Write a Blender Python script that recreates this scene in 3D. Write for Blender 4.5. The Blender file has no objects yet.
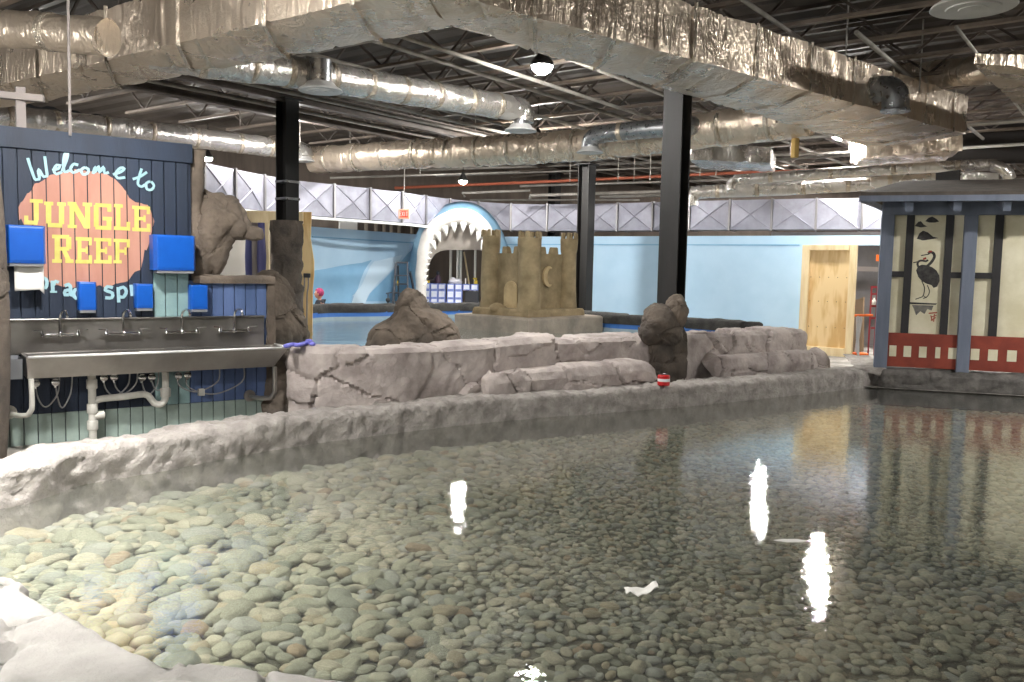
import bpy, bmesh, math, random
import numpy as np
from mathutils import Vector as V, Matrix as MX, noise as N
from mathutils.geometry import tessellate_polygon
random.seed(7); rng = np.random.default_rng(7)
SC = bpy.context.scene; COL = SC.collection
sin, cos, pi = math.sin, math.cos, math.pi
def lerp(a, b, t): return a + (b - a) * t
# ---------------------------------------------------------------- camera
F = 850.0; CAM = V((0, 0, 1.9)); PIT = math.atan(70 / 850); ROL = .02
FW = V((0, cos(PIT), -sin(PIT))); UL = V((0, sin(PIT), cos(PIT))); XL = V((1, 0, 0))
CR = XL * cos(ROL) + UL * sin(ROL); CU = UL * cos(ROL) - XL * sin(ROL)
cd = bpy.data.cameras.new('camera'); cam = bpy.data.objects.new('camera', cd); COL.objects.link(cam)
cd.sensor_width = 36; cd.lens = 36 * F / 1024; cd.clip_start = .05; cd.clip_end = 200
m = MX.Identity(4)
for i in range(3):
    m[i][0] = CR[i]; m[i][1] = CU[i]; m[i][2] = -FW[i]; m[i][3] = CAM[i]
cam.matrix_world = m; SC.camera = cam
def ray(u, v): return FW + CR * ((u - 512) / F) + CU * ((341 - v) / F)
def at(u, v, d):
    r = ray(u, v); return CAM + r * (d / r.y)
def onz(u, v, z):
    r = ray(u, v); return CAM + r * ((z - CAM.z) / r.z)
class Plane:
    """vertical plane through o along horizontal direction a; n points to the viewer's side"""
    def __init__(s, o, a):
        s.o = V((o[0], o[1], 0)); s.a = V((a[0], a[1], 0)).normalized(); s.n = V((s.a.y, -s.a.x, 0))
    def hit(s, u, v):
        r = ray(u, v); t = (s.o - CAM).dot(s.n) / r.dot(s.n); p = CAM + r * t
        return ((p - s.o).dot(s.a), p.z)
    def pt(s, x, z, off=0): return s.o + s.a * x + s.n * off + V((0, 0, z))
    def px(s, u, v, off=0): return s.pt(*s.hit(u, v), off)
def lin(c):
    return tuple(((x / 12.92) if x <= .04045 else ((x + .055) / 1.055) ** 2.4) for x in c)
def rgb(r, g, b): return lin((r / 255, g / 255, b / 255))
# ---------------------------------------------------------------- materials
MATS = {}
def nd(nt, t, **kw):
    n = nt.nodes.new(t)
    for k, v in kw.items():
        if k in n.inputs: n.inputs[k].default_value = v
        else: setattr(n, k, v)
    return n
def mat(name, col, rough=.6, metal=0., col2=None, vs=4., det=5., bump=0., bs=20., bdist=.02, stretch=None, spec=.5, rvar=0., coat=0., lo=.35, hi=.65):
    m = bpy.data.materials.new(name); m.use_nodes = True; nt = m.node_tree; L = nt.links.new
    b = nt.nodes['Principled BSDF']
    b.inputs['Base Color'].default_value = (*col, 1); b.inputs['Roughness'].default_value = rough
    b.inputs['Metallic'].default_value = metal; b.inputs['Specular IOR Level'].default_value = spec
    if coat: b.inputs['Coat Weight'].default_value = coat
    tc = nd(nt, 'ShaderNodeTexCoord'); vec = tc.outputs['Object']
    if stretch:
        mp = nd(nt, 'ShaderNodeMapping'); mp.inputs['Scale'].default_value = stretch; L(vec, mp.inputs['Vector']); vec = mp.outputs[0]
    if col2:
        n = nd(nt, 'ShaderNodeTexNoise', Scale=vs, Detail=det, Roughness=.6); L(vec, n.inputs['Vector'])
        mr = nd(nt, 'ShaderNodeMapRange'); mr.inputs['From Min'].default_value = lo; mr.inputs['From Max'].default_value = hi; L(n.outputs[0], mr.inputs[0])
        mx = nd(nt, 'ShaderNodeMix', data_type='RGBA'); mx.inputs[6].default_value = (*col, 1); mx.inputs[7].default_value = (*col2, 1)
        L(mr.outputs[0], mx.inputs[0]); L(mx.outputs[2], b.inputs['Base Color'])
    if rvar:
        n = nd(nt, 'ShaderNodeTexNoise', Scale=vs * 1.7, Detail=3.); L(vec, n.inputs['Vector'])
        mr = nd(nt, 'ShaderNodeMapRange'); mr.inputs['To Min'].default_value = max(.03, rough - rvar); mr.inputs['To Max'].default_value = rough + rvar
        mr.inputs['From Min'].default_value = .3; mr.inputs['From Max'].default_value = .7
        L(n.outputs[0], mr.inputs[0]); L(mr.outputs[0], b.inputs['Roughness'])
    if bump:
        n = nd(nt, 'ShaderNodeTexNoise', Scale=bs, Detail=6., Roughness=.65); L(vec, n.inputs['Vector'])
        bp = nd(nt, 'ShaderNodeBump', Strength=bump, Distance=bdist); L(n.outputs[0], bp.inputs['Height']); L(bp.outputs[0], b.inputs['Normal'])
    MATS[name] = m; return m
def foil(name, col, rough=.3, bs=7., bump=.7, metal=.72, st=(1, 1, .22)):
    """crinkled foil facing: long pulled wrinkles over a fine dimpled grain"""
    m = bpy.data.materials.new(name); m.use_nodes = True; nt = m.node_tree; L = nt.links.new
    b = nt.nodes['Principled BSDF']; b.inputs['Metallic'].default_value = metal
    tc = nd(nt, 'ShaderNodeTexCoord'); mp = nd(nt, 'ShaderNodeMapping'); mp.inputs['Scale'].default_value = st; L(tc.outputs['Object'], mp.inputs[0])
    n0 = nd(nt, 'ShaderNodeTexNoise', Scale=bs * .9, Detail=3., Roughness=.6, Distortion=.6); L(mp.outputs[0], n0.inputs['Vector'])
    ab = nd(nt, 'ShaderNodeMath', operation='SUBTRACT'); ab.inputs[1].default_value = .5; L(n0.outputs[0], ab.inputs[0])
    a2 = nd(nt, 'ShaderNodeMath', operation='ABSOLUTE'); L(ab.outputs[0], a2.inputs[0])
    n1 = nd(nt, 'ShaderNodeTexNoise', Scale=bs * 4., Detail=3., Roughness=.6); L(tc.outputs['Object'], n1.inputs['Vector'])
    mm = nd(nt, 'ShaderNodeMath', operation='MULTIPLY_ADD'); mm.inputs[1].default_value = .16; L(n1.outputs[0], mm.inputs[0]); L(a2.outputs[0], mm.inputs[2])
    bp = nd(nt, 'ShaderNodeBump', Strength=bump, Distance=.09); L(mm.outputs[0], bp.inputs['Height']); L(bp.outputs[0], b.inputs['Normal'])
    n2 = nd(nt, 'ShaderNodeTexNoise', Scale=1.6, Detail=5.); L(tc.outputs['Object'], n2.inputs['Vector'])
    mr = nd(nt, 'ShaderNodeMapRange'); mr.inputs['From Min'].default_value = .3; mr.inputs['From Max'].default_value = .7
    mr.inputs['To Min'].default_value = rough - .08; mr.inputs['To Max'].default_value = rough + .16; L(n2.outputs[0], mr.inputs[0]); L(mr.outputs[0], b.inputs['Roughness'])
    mx = nd(nt, 'ShaderNodeMix', data_type='RGBA'); mx.inputs[6].default_value = (*[c * .8 for c in col], 1); mx.inputs[7].default_value = (*col, 1)
    L(n2.outputs[0], mx.inputs[0]); L(mx.outputs[2], b.inputs['Base Color'])
    MATS[name] = m; return m
def emis(name, col, s):
    m = bpy.data.materials.new(name); m.use_nodes = True; nt = m.node_tree
    b = nt.nodes['Principled BSDF']; b.inputs['Base Color'].default_value = (*col, 1); b.inputs['Emission Color'].default_value = (*col, 1); b.inputs['Emission Strength'].default_value = s
    MATS[name] = m; return m
def water(name, tint, bscale, bstr, rough=.03, haze=.035):
    m = bpy.data.materials.new(name); m.use_nodes = True; nt = m.node_tree; L = nt.links.new
    nt.nodes.remove(nt.nodes['Principled BSDF']); out = nt.nodes['Material Output']
    tc = nd(nt, 'ShaderNodeTexCoord'); mp = nd(nt, 'ShaderNodeMapping'); mp.inputs['Rotation'].default_value = (0, 0, .3); mp.inputs['Scale'].default_value = (1, 1.3, 1)
    L(tc.outputs['Object'], mp.inputs[0])
    n1 = nd(nt, 'ShaderNodeTexNoise', Scale=bscale, Detail=3., Roughness=.55); L(mp.outputs[0], n1.inputs['Vector'])
    n2 = nd(nt, 'ShaderNodeTexNoise', Scale=bscale * .22, Detail=2.); L(mp.outputs[0], n2.inputs['Vector'])
    ma = nd(nt, 'ShaderNodeMath', operation='MULTIPLY_ADD'); ma.inputs[1].default_value = 1.5; L(n2.outputs[0], ma.inputs[0]); L(n1.outputs[0], ma.inputs[2])
    bp = nd(nt, 'ShaderNodeBump', Strength=bstr, Distance=.02); L(ma.outputs[0], bp.inputs['Height'])
    fr = nd(nt, 'ShaderNodeFresnel', IOR=2.1); L(bp.outputs[0], fr.inputs['Normal'])
    ge = nd(nt, 'ShaderNodeNewGeometry'); mb_ = nd(nt, 'ShaderNodeMath', operation='SUBTRACT'); mb_.inputs[0].default_value = 1; L(ge.outputs['Backfacing'], mb_.inputs[1]); mf = nd(nt, 'ShaderNodeMath', operation='MULTIPLY'); L(fr.outputs[0], mf.inputs[0]); L(mb_.outputs[0], mf.inputs[1])
    tr = nd(nt, 'ShaderNodeBsdfTransparent', Color=(*tint, 1)); gl = nd(nt, 'ShaderNodeBsdfGlossy', Color=(1, 1, 1, 1), Roughness=rough); L(bp.outputs[0], gl.inputs['Normal'])
    mx = nd(nt, 'ShaderNodeMixShader'); L(mf.outputs[0], mx.inputs[0]); L(tr.outputs[0], mx.inputs[1]); L(gl.outputs[0], mx.inputs[2]); df = nd(nt, 'ShaderNodeBsdfDiffuse', Color=(.62, .63, .60, 1)); mz = nd(nt, 'ShaderNodeMixShader'); mz.inputs[0].default_value = haze; L(mx.outputs[0], mz.inputs[1]); L(df.outputs[0], mz.inputs[2]); L(mz.outputs[0], out.inputs['Surface'])
    MATS[name] = m; return m
# ---------------------------------------------------------------- objects
WM = {}
def tag(o, label=None, cat=None, group=None, kind=None):
    if label: o['label'] = label
    if cat: o['category'] = cat
    if group: o['group'] = group
    if kind: o['kind'] = kind
    return o
def thing(name, loc, label, cat, group=None, rz=0., kind=None):
    o = bpy.data.objects.new(name, None); COL.objects.link(o); o.location = loc; o.rotation_euler.z = rz; o.empty_display_size = .1
    WM[o.name] = MX.Translation(V(loc)) @ MX.Rotation(rz, 4, 'Z')
    return tag(o, label, cat, group, kind)
def frame(axis):
    """orthonormal frame whose third axis is 'axis'"""
    w = V(axis).normalized(); h = V((0, 0, 1)) if abs(w.z) < .95 else V((1, 0, 0))
    x = h.cross(w).normalized(); return x, w.cross(x), w
class MB:
    def __init__(s): s.v = []; s.f = []; s.mi = []
    def add(s, vs, fs, mi=0):
        b = len(s.v); s.v += [V(p) for p in vs]; s.f += [tuple(i + b for i in f) for f in fs]; s.mi += [mi] * len(fs); return s
    def box(s, c, size, a=(1, 0), mi=0, up=None, taper=1.):
        """box centred at c; size along a (horizontal dir or full 3D x axis), its left side, and up"""
        x = V((a[0], a[1], a[2] if len(a) > 2 else 0)).normalized(); z = V(up).normalized() if up else V((0, 0, 1))
        y = z.cross(x).normalized(); z = x.cross(y); c = V(c); vs = []
        for k in (-.5, .5):
            t = 1 if k < 0 else taper
            for i, j in ((-.5, -.5), (.5, -.5), (.5, .5), (-.5, .5)): vs.append(c + x * i * size[0] * t + y * j * size[1] * t + z * k * size[2])
        return s.add(vs, [(3, 2, 1, 0), (4, 5, 6, 7), (0, 1, 5, 4), (1, 2, 6, 5), (2, 3, 7, 6), (3, 0, 4, 7)], mi)
    def bar(s, p, q, w, h=None, mi=0):
        p = V(p); q = V(q); d = q - p; h = h or w
        x, y, z = frame(d); vs = []
        for e in (p, q):
            for i, j in ((-.5, -.5), (.5, -.5), (.5, .5), (-.5, .5)): vs.append(e + x * i * w + y * j * h)
        return s.add(vs, [(3, 2, 1, 0), (4, 5, 6, 7), (0, 1, 5, 4), (1, 2, 6, 5), (2, 3, 7, 6), (3, 0, 4, 7)], mi)
    def tube(s, pts, r, n=10, cap=True, rf=None, mi=0, ell=1.):
        pts = [V(p) for p in pts]; rings = []; x = None
        for i, p in enumerate(pts):
            t = (pts[min(i + 1, len(pts) - 1)] - pts[max(i - 1, 0)]).normalized()
            if x is None: x = frame(t)[0]
            x = (x - t * x.dot(t)).normalized(); y = t.cross(x)
            rr = r[i] if isinstance(r, (list, tuple)) else r
            rings.append([p + (x * cos(2 * pi * k / n) + y * ell * sin(2 * pi * k / n)) * (rr * (rf(i, k) if rf else 1)) for k in range(n)])
        vs = [q for ring in rings for q in ring]; fs = []
        for i in range(len(pts) - 1):
            for k in range(n): fs.append((i * n + k, i * n + (k + 1) % n, (i + 1) * n + (k + 1) % n, (i + 1) * n + k))
        if cap: fs += [tuple(range(n))[::-1], tuple((len(pts) - 1) * n + k for k in range(n))]
        return s.add(vs, fs, mi)
    def lathe(s, c, prof, n=20, axis=(0, 0, 1), mi=0):
        x, y, z = frame(axis); c = V(c); vs = []; fs = []
        for r, h in prof:
            for k in range(n): vs.append(c + (x * cos(2 * pi * k / n) + y * sin(2 * pi * k / n)) * max(r, 1e-4) + z * h)
        for i in range(len(prof) - 1):
            for k in range(n): fs.append((i * n + k, i * n + (k + 1) % n, (i + 1) * n + (k + 1) % n, (i + 1) * n + k))
        fs += [tuple(range(n))[::-1], tuple((len(prof) - 1) * n + k for k in range(n))]
        return s.add(vs, fs, mi)
    def prism(s, poly, off, mi=0):
        poly = [V(p) for p in poly]; n = len(poly); off = V(off)
        tris = tessellate_polygon([poly]); vs = poly + [p + off for p in poly]; fs = []
        for t in tris: fs.append(tuple(t)); fs.append(tuple(i + n for i in reversed(t)))
        for i in range(n): fs.append((i, (i + 1) % n, (i + 1) % n + n, i + n))
        return s.add(vs, fs, mi)
    def ribbon(s, pts, w, nrm, th=.004, mi=0):
        """flat painted stroke along pts, width w, facing nrm"""
        pts = [V(p) for p in pts]; nrm = V(nrm); k = len(pts); vs = []
        for i, p in enumerate(pts):
            t = (pts[min(i + 1, k - 1)] - pts[max(i - 1, 0)]).normalized(); q = nrm.cross(t).normalized()
            ww = w[i] if isinstance(w, (list, tuple)) else w
            vs += [p + q * ww / 2, p - q * ww / 2, p + q * ww / 2 + nrm * th, p - q * ww / 2 + nrm * th]
        fs = []
        for i in range(k - 1):
            a = i * 4; b = a + 4
            fs += [(a + 2, b + 2, b + 3, a + 3), (a, a + 1, b + 1, b), (a, b, b + 2, a + 2), (a + 1, a + 3, b + 3, b + 1)]
        fs += [(0, 2, 3, 1), ((k - 1) * 4, (k - 1) * 4 + 1, (k - 1) * 4 + 3, (k - 1) * 4 + 2)]
        return s.add(vs, fs, mi)
    def grid(s, rows, close=False, mi=0):
        h = len(rows); w = len(rows[0]); vs = [p for r in rows for p in r]; fs = []
        for i in range(h - 1):
            for j in range(w if close else w - 1):
                fs.append((i * w + j, i * w + (j + 1) % w, (i + 1) * w + (j + 1) % w, (i + 1) * w + j))
        return s.add(vs, fs, mi)
    def build(s, name, mats, parent=None, smooth=False, bevel=0., sub=0, recalc=True, angle=None):
        me = bpy.data.meshes.new(name)
        if parent is None:
            xs = [p.x for p in s.v]; ys = [p.y for p in s.v]; zs = [p.z for p in s.v]
            loc = V(((min(xs) + max(xs)) / 2, (min(ys) + max(ys)) / 2, min(zs))); wm = MX.Translation(loc)
        else: wm = WM[parent.name]
        inv = wm.inverted(); me.from_pydata([inv @ p for p in s.v], [], s.f)
        if recalc:
            bm = bmesh.new(); bm.from_mesh(me); bmesh.ops.recalc_face_normals(bm, faces=bm.faces); bm.to_mesh(me); bm.free()
        for mt in (mats if isinstance(mats, (list, tuple)) else [mats]): me.materials.append(MATS[mt] if isinstance(mt, str) else mt)
        if any(s.mi): me.polygons.foreach_set('material_index', s.mi)
        if smooth: me.polygons.foreach_set('use_smooth', [True] * len(me.polygons))
        if angle is not None: me.set_sharp_from_angle(angle=angle)
        o = bpy.data.objects.new(name, me); COL.objects.link(o)
        if parent is None: o.location = loc
        else: o.parent = parent
        WM[o.name] = wm
        if bevel:
            b = o.modifiers.new('bevel', 'BEVEL'); b.width = bevel; b.segments = 2; b.limit_method = 'ANGLE'; b.angle_limit = .6
        if sub:
            b = o.modifiers.new('sub', 'SUBSURF'); b.levels = sub; b.render_levels = sub
        return o
def copy_tree(o, parent=None):
    c = o.copy(); COL.objects.link(c)
    if parent: c.parent = parent
    for ch in list(o.children): copy_tree(ch, c)
    return c
def smoothpath(pts, step=.12, closed=False):
    """Catmull-Rom through pts, resampled about every step"""
    pts = [V(p) for p in pts]; n = len(pts); out = []
    for i in range(n if closed else n - 1):
        if closed: a, b, c, d = (pts[(i + k) % n] for k in (-1, 0, 1, 2))
        else: a, b, c, d = pts[max(i - 1, 0)], pts[i], pts[i + 1], pts[min(i + 2, n - 1)]
        k = max(1, int((c - b).length / step))
        for j in range(k):
            t = j / k
            out.append(.5 * ((2 * b) + (c - a) * t + (2 * a - 5 * b + 4 * c - d) * t * t + (3 * b - a - 3 * c + d) * t ** 3))
    if not closed: out.append(pts[-1])
    return out
def resample(pts, step):
    out = []; pts = [V(p) for p in pts]
    for a, b in zip(pts, pts[1:]):
        k = max(1, round((b - a).length / step)); out += [a.lerp(b, j / k) for j in range(k)]
    return out + [pts[-1]]
# ---------------------------------------------------------------- rock
def NV(q): return V((N.noise(q), N.noise(q + V((31.7, 12.3, 5.1))), N.noise(q + V((-17.9, 44.2, 23.6)))))
def rocky(p, sc, seed=0., tilt=.55, crack=.5, cw=.1):
    """carved-rock height in about -1..1: tilted facets with cracks between them"""
    q = V((p.x * sc + seed, p.y * sc + seed * .37, p.z * sc * 1.25 - seed * .71))
    q += NV(q * 1.7) * .22
    d, c = N.voronoi(q); c0 = c[0]
    h = N.noise(c0 * 3.17) * .9 + NV(c0 * 5.3).dot(q - c0) * tilt * 2.2
    e = (d[1] - d[0]) / cw
    if e < 1: h -= crack * (1 - e) * (1.4 if N.noise(c[1] * 2.3 + c0) > -.1 else .25)
    return h
def disp(p, n, amp, sc, seed=0., fine=.25, tilt=.55, crack=.5, cw=.1, fsc=9.):
    return p + n * (amp * rocky(p, sc, seed, tilt, crack, cw) + amp * fine * N.fractal(p * fsc, 1., 2., 4))
def strip(mb, path, prof, step=.06, amp=.05, sc=1.5, seed=0., fine=.25, tilt=.55, crack=.5, cw=.1, endr=.15, side=1, zw=0., smooth=True, mi=0):
    """sweep an open profile [(offset, z)] along a ground path, rock-displaced, with drawn-in ends. offset goes to the left of travel * side"""
    path = [V((p[0], p[1], 0)) for p in path]; P = smoothpath(path, step) if smooth else resample(path, step); pr = resample([V((o, z, 0)) for o, z in prof], step)
    n = len(P); rows = []
    L = [0.]
    for a, b in zip(P, P[1:]): L.append(L[-1] + (b - a).length)
    cen = sum((V((o, z, 0)) for o, z in prof), V()) / len(prof)
    for i, p in enumerate(P):
        t = (P[min(i + 1, n - 1)] - P[max(i - 1, 0)]); t.z = 0; t.normalize(); lf = V((-t.y, t.x, 0)) * side
        e = min(L[i], L[-1] - L[i]); k = 1.
        if endr and e < endr: k = math.sqrt(max(0., 1 - (1 - e / endr) ** 2)) * .6 + .4
        dirn = t * (-1 if L[i] < L[-1] / 2 else 1)
        row = []
        for j, q in enumerate(pr):
            tq = pr[min(j + 1, len(pr) - 1)] - pr[max(j - 1, 0)]; nq = V((-tq.y, tq.x, 0)).normalized()
            o = cen.x + (q.x - cen.x) * k; z = q.y if q.y <= pr[0].y + 1e-6 else pr[0].y + (q.y - pr[0].y) * (.5 + .5 * k)
            w = p + lf * o + V((0, 0, z)); nn = lf * nq.x + V((0, 0, nq.y))
            if e < .02: nn = (nn + dirn).normalized()
            row.append(disp(w, nn, amp, sc, seed, fine, tilt, crack, cw) if amp else w)
        rows.append(row)
    mb.grid(rows, mi=mi)
    for r in (rows[0], rows[-1]):
        c = sum(r, V()) / len(r); mb.add(r + [c], [(j, j + 1, len(r)) for j in range(len(r) - 1)], mi)
    return mb
def boulder(mb, c, lobes, sub=5, amp=.05, sc=1.5, seed=0., fine=.3, tilt=.55, crack=.4, cw=.1, zmin=None, mi=0):
    """star-shaped union of ellipsoids [(offset, radii)] seen from c, carved like rock"""
    bm = bmesh.new(); bmesh.ops.create_icosphere(bm, subdivisions=sub, radius=1); c = V(c); vs = []
    for v in bm.verts:
        d = v.co.normalized(); best = []
        for o, r in lobes:
            o = V(o); r = V(r); A = V((d.x / r.x, d.y / r.y, d.z / r.z)); B = V((-o.x / r.x, -o.y / r.y, -o.z / r.z))
            a = A.dot(A); b = 2 * A.dot(B); cc = B.dot(B) - 1; D = b * b - 4 * a * cc
            if D > 0:
                t = (-b + math.sqrt(D)) / (2 * a)
                if t > 0: best.append(t)
        kk = 10.; mxx = max(best + [.02]); best = mxx + math.log(sum(math.exp(kk * (t - mxx) / mxx) for t in best + [.02])) / kk * mxx
        p = c + d * best; p = disp(p, d, amp, sc, seed, fine, tilt, crack, cw)
        if zmin is not None and p.z < zmin: p.z = zmin
        vs.append(p)
    fs = [tuple(x.index for x in f.verts) for f in bm.faces]; bm.free()
    return mb.add(vs, fs, mi)
# ---------------------------------------------------------------- palette
mat('concrete', rgb(168, 163, 155), .85, col2=rgb(110, 106, 100), vs=2.2, bump=.5, bs=30, bdist=.02)
mat('curb_stone', rgb(172, 166, 160), .9, col2=rgb(134, 128, 123), vs=5., det=8., bump=1., bs=22, bdist=.04)
mat('cap_stone', rgb(162, 159, 154), .9, col2=rgb(134, 131, 126), vs=2.4, bump=.6, bs=26, bdist=.02)
mat('bench_rock', rgb(190, 180, 174), .9, col2=rgb(138, 128, 124), vs=2., bump=.7, bs=18, bdist=.025)
mat('dark_rock', rgb(98, 88, 78), .9, col2=rgb(60, 54, 49), vs=2.5, bump=.7, bs=16, bdist=.03)
mat('brown_rock', rgb(112, 100, 88), .9, col2=rgb(74, 66, 58), vs=2., bump=.6, bs=14, bdist=.03)
mat('rim_rock', rgb(62, 60, 56), .85, col2=rgb(34, 33, 31), vs=4., bump=.8, bs=14, bdist=.03)
mat('pool_blue', rgb(52, 108, 180), .5, col2=rgb(42, 92, 164), vs=2.)
mat('pool_pale', rgb(150, 166, 172), .6, col2=rgb(124, 144, 154), vs=2.)
mat('bed_gravel', rgb(120, 120, 104), .9, col2=rgb(78, 78, 66), vs=14., bump=.8, bs=40, bdist=.02)
STONES = []
for i, (a, b) in enumerate([((178, 178, 160), (148, 149, 134)), ((164, 166, 150), (134, 136, 122)), ((190, 186, 168), (160, 156, 140)), ((150, 154, 142), (124, 128, 118)), ((180, 171, 148), (150, 141, 120)), ((168, 171, 164), (142, 145, 140)), ((170, 152, 128), (142, 126, 106))]):
    mat('river_stone_%d' % i, rgb(*a), .7, col2=rgb(*b), vs=9., bump=.2, bs=30); STONES.append('river_stone_%d' % i)
water('pool_water', (.67, .68, .63), 20., .06, .02)
water('far_water', (.82, .9, .92), 7., .5, .06)
mat('dark_wall', rgb(58, 53, 50), .9, col2=rgb(42, 38, 36), vs=1.5)
mat('brown_wall', rgb(112, 100, 90), .85, col2=rgb(92, 82, 74), vs=3., stretch=(1, 1, .15))
mat('deck', rgb(80, 72, 64), .75, col2=rgb(62, 55, 49), vs=1.2)
mat('grey_wall', rgb(142, 138, 138), .9, col2=rgb(122, 118, 118), vs=1.2)
# ---------------------------------------------------------------- grids
PH = math.atan2(.582, .813); A_ = V((cos(PH), sin(PH), 0)); B_ = V((-sin(PH), cos(PH), 0)); NB = -B_   # sink wall, curb and bench share this direction
def AB(x, b, z=0.): return A_ * x + B_ * b + V((0, 0, z))
P_ = V((.602, .799, 0)); Q_ = V((-.799, .602, 0))                                                  # roof steel and ducts
def PQ(p, q, z=0.): return P_ * p + Q_ * q + V((0, 0, z))
ZC, ZW, ZB = .30, -.02, -.30           # curb top, water, pool bed
def xyz(p, z): return V((p.x, p.y, z))
# ---------------------------------------------------------------- pool outline
far_edge = [onz(u, v, ZC) for u, v in ((0, 468), (82, 449), (164, 437), (260, 422), (350, 411), (496, 397), (600, 390.5), (700, 384), (800, 375.5), (889, 367.5))]
far_edge = [V((-6.6, 4.9, ZC)), V((-5.6, 5.35, ZC))] + far_edge
near_edge = [onz(u, v, ZC) for u, v in ((0, 572), (31, 588), (81, 615), (119, 636), (158, 654), (202, 656.5), (255, 663), (330, 674))]
near_edge = [V((-6.6, 4.6, ZC)), V((-4.4, 4.75, ZC))] + near_edge + [V((.6, 2.95, ZC)), V((3., 2.6, ZC)), V((7., 2.2, ZC)), V((13., 2., ZC))]
HP = Plane(at(880, 370, 15.0), at(1024, 380, 14.3) - at(880, 370, 15.0))      # teahouse facade
h0 = HP.pt(-.35, 0, .42); h1 = HP.pt(7., 0, .42)
outline = [xyz(p, 0) for p in far_edge] + [xyz(h0, 0), xyz(h1, 0), V((13.5, 2.0, 0))] + [xyz(p, 0) for p in near_edge[::-1]]
def flat(mb, loops, z, mi=0):
    loops = [[xyz(p, z) for p in lp] for lp in loops]; allp = [p for lp in loops for p in lp]
    fs = []
    for t in tessellate_polygon(loops):
        a, q, c = (allp[i] for i in t); fs.append(tuple(t) if (q - a).cross(c - a).z > 0 else tuple(reversed(t)))
    return mb.add(allp, fs, mi)
far_rim = [(-5.6, 17.0), at(302, 306, 18.5), at(328, 304, 19.5), at(379, 304, 20.2), at(430, 303.5, 21.3), at(480, 303, 21.9), at(540, 307, 20.6), at(600, 313.5, 17.9), at(640, 316.5, 17.2), at(684, 318, 16.6), at(755, 322, 15.6), AB(12.9, 10.1)]
far_rim = [V((p[0], p[1], 0)) for p in far_rim]
# ---------------------------------------------------------------- floor, shell
f = MB(); hole = [p + (p - V((2, 8, 0))).normalized() * .12 for p in outline]
flat(f, [[V((-16, -8, 0)), V((24, -8, 0)), V((24, 40, 0)), V((-16, 40, 0))], hole], 0)
tag(f.build('floor', 'concrete'), kind='structure')
f = MB(); flat(f, [hole], ZB); tag(f.build('floor_pool_bed', 'bed_gravel'), kind='structure')
f = MB()
ZD = 6.0
P0, P1, Q0, Q1 = -6, 42, -30, 24; n = 300; rows = [[], []]
for i in range(n + 1):
    p = lerp(P0, P1, i / n); z = ZD + (.06 if (i // 2) % 2 else 0)
    rows[0].append(PQ(p, Q0, z)); rows[1].append(PQ(p, Q1, z))
f.grid(rows); tag(f.build('ceiling', 'deck'), kind='structure')
def wall(name, pts, z0, z1, m, th=.15):
    b = MB()
    for p, q in zip(pts, pts[1:]):
        p = V((p[0], p[1], 0)); q = V((q[0], q[1], 0)); d = q - p; b.box((p + q) / 2 + V((0, 0, (z0 + z1) / 2)), (d.length + .02, th, z1 - z0), (d.x, d.y))
    return tag(b.build(name, m), kind='structure')
wall('wall_left', [(-15.8, -7.8), (-15.8, 36)], 0, 6.2, 'dark_wall')
wall('wall_right', [(23.5, -7.8), (23.5, 38)], 0, 6.2, 'dark_wall')
wall('wall_front', [(-15.8, -7.8), (23.5, -7.8)], 0, 6.2, 'dark_wall')
wall('wall_back', [(-15.8, 30), (-5, 31.5), (3, 32.), (14, 29.5), (23.5, 26)], 0, 6.2, 'brown_wall')
# ---------------------------------------------------------------- water
b = MB(); flat(b, [hole], ZW); tag(b.build('pool_water', 'pool_water', recalc=False), 'shallow clear water filling the large stone bed pool', 'water', kind='stuff')
# ---------------------------------------------------------------- curbs
b = MB(); strip(b, far_edge, [(0, ZB - .02), (.0, ZC - .05), (.05, ZC), (.42, ZC), (.47, ZC - .04), (.47, -.01)], .04, .036, 2.1, 3., fine=.7, crack=.5, tilt=.45, cw=.06, endr=0, side=1)
tag(b.build('pool_curb', 'curb_stone', smooth=True), 'long low rough grey concrete curb running below the sink and the rock bench', 'curb')
b = MB(); strip(b, near_edge, [(0, ZB - .02), (0, ZC - .05), (.04, ZC), (.30, ZC + .005), (.56, ZC), (.62, ZC - .05), (.64, -.01)], .025, .022, 1.9, 12.5, fine=.3, crack=2.6, tilt=.25, cw=.06, endr=0, side=-1)
tag(b.build('pool_curb', 'cap_stone', smooth=True), 'bright white cracked stone coping at the bottom left corner nearest the camera', 'curb')
# ---------------------------------------------------------------- river stones
def inside(p, poly):
    c = False; n = len(poly)
    for i in range(n):
        a = poly[i]; q = poly[i - 1]
        if (a.y > p[1]) != (q.y > p[1]) and p[0] < (q.x - a.x) * (p[1] - a.y) / (q.y - a.y) + a.x: c = not c
    return c
def proj(p):
    d = V(p) - CAM; y = d.dot(FW); return (512 + F * d.dot(CR) / y, 341 - F * d.dot(CU) / y) if y > .1 else (-9e9, 0)
def stone_shape(seed, sub):
    bm = bmesh.new(); bmesh.ops.create_icosphere(bm, subdivisions=sub, radius=1); r = random.Random(seed); o = V((r.random() * 50, r.random() * 50, r.random() * 50)); vs = []
    for v in bm.verts:
        d = v.co.normalized(); k = 1 + .22 * N.noise(d * .9 + o) + .07 * N.noise(d * 2.4 + o)
        e = .86 + .14 * (1 - abs(d.z)); vs.append(V((d.x * k * e, d.y * k * e, max(-.8, min(.8, d.z * k)))))
    fs = [tuple(x.index for x in f.verts) for f in bm.faces]; bm.free(); return vs, fs
shrunk = [p + (V((2, 8, 0)) - p).normalized() * .05 for p in outline]
cand = []; rs = random.Random(5); cell = .118; y = 2.2
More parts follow.
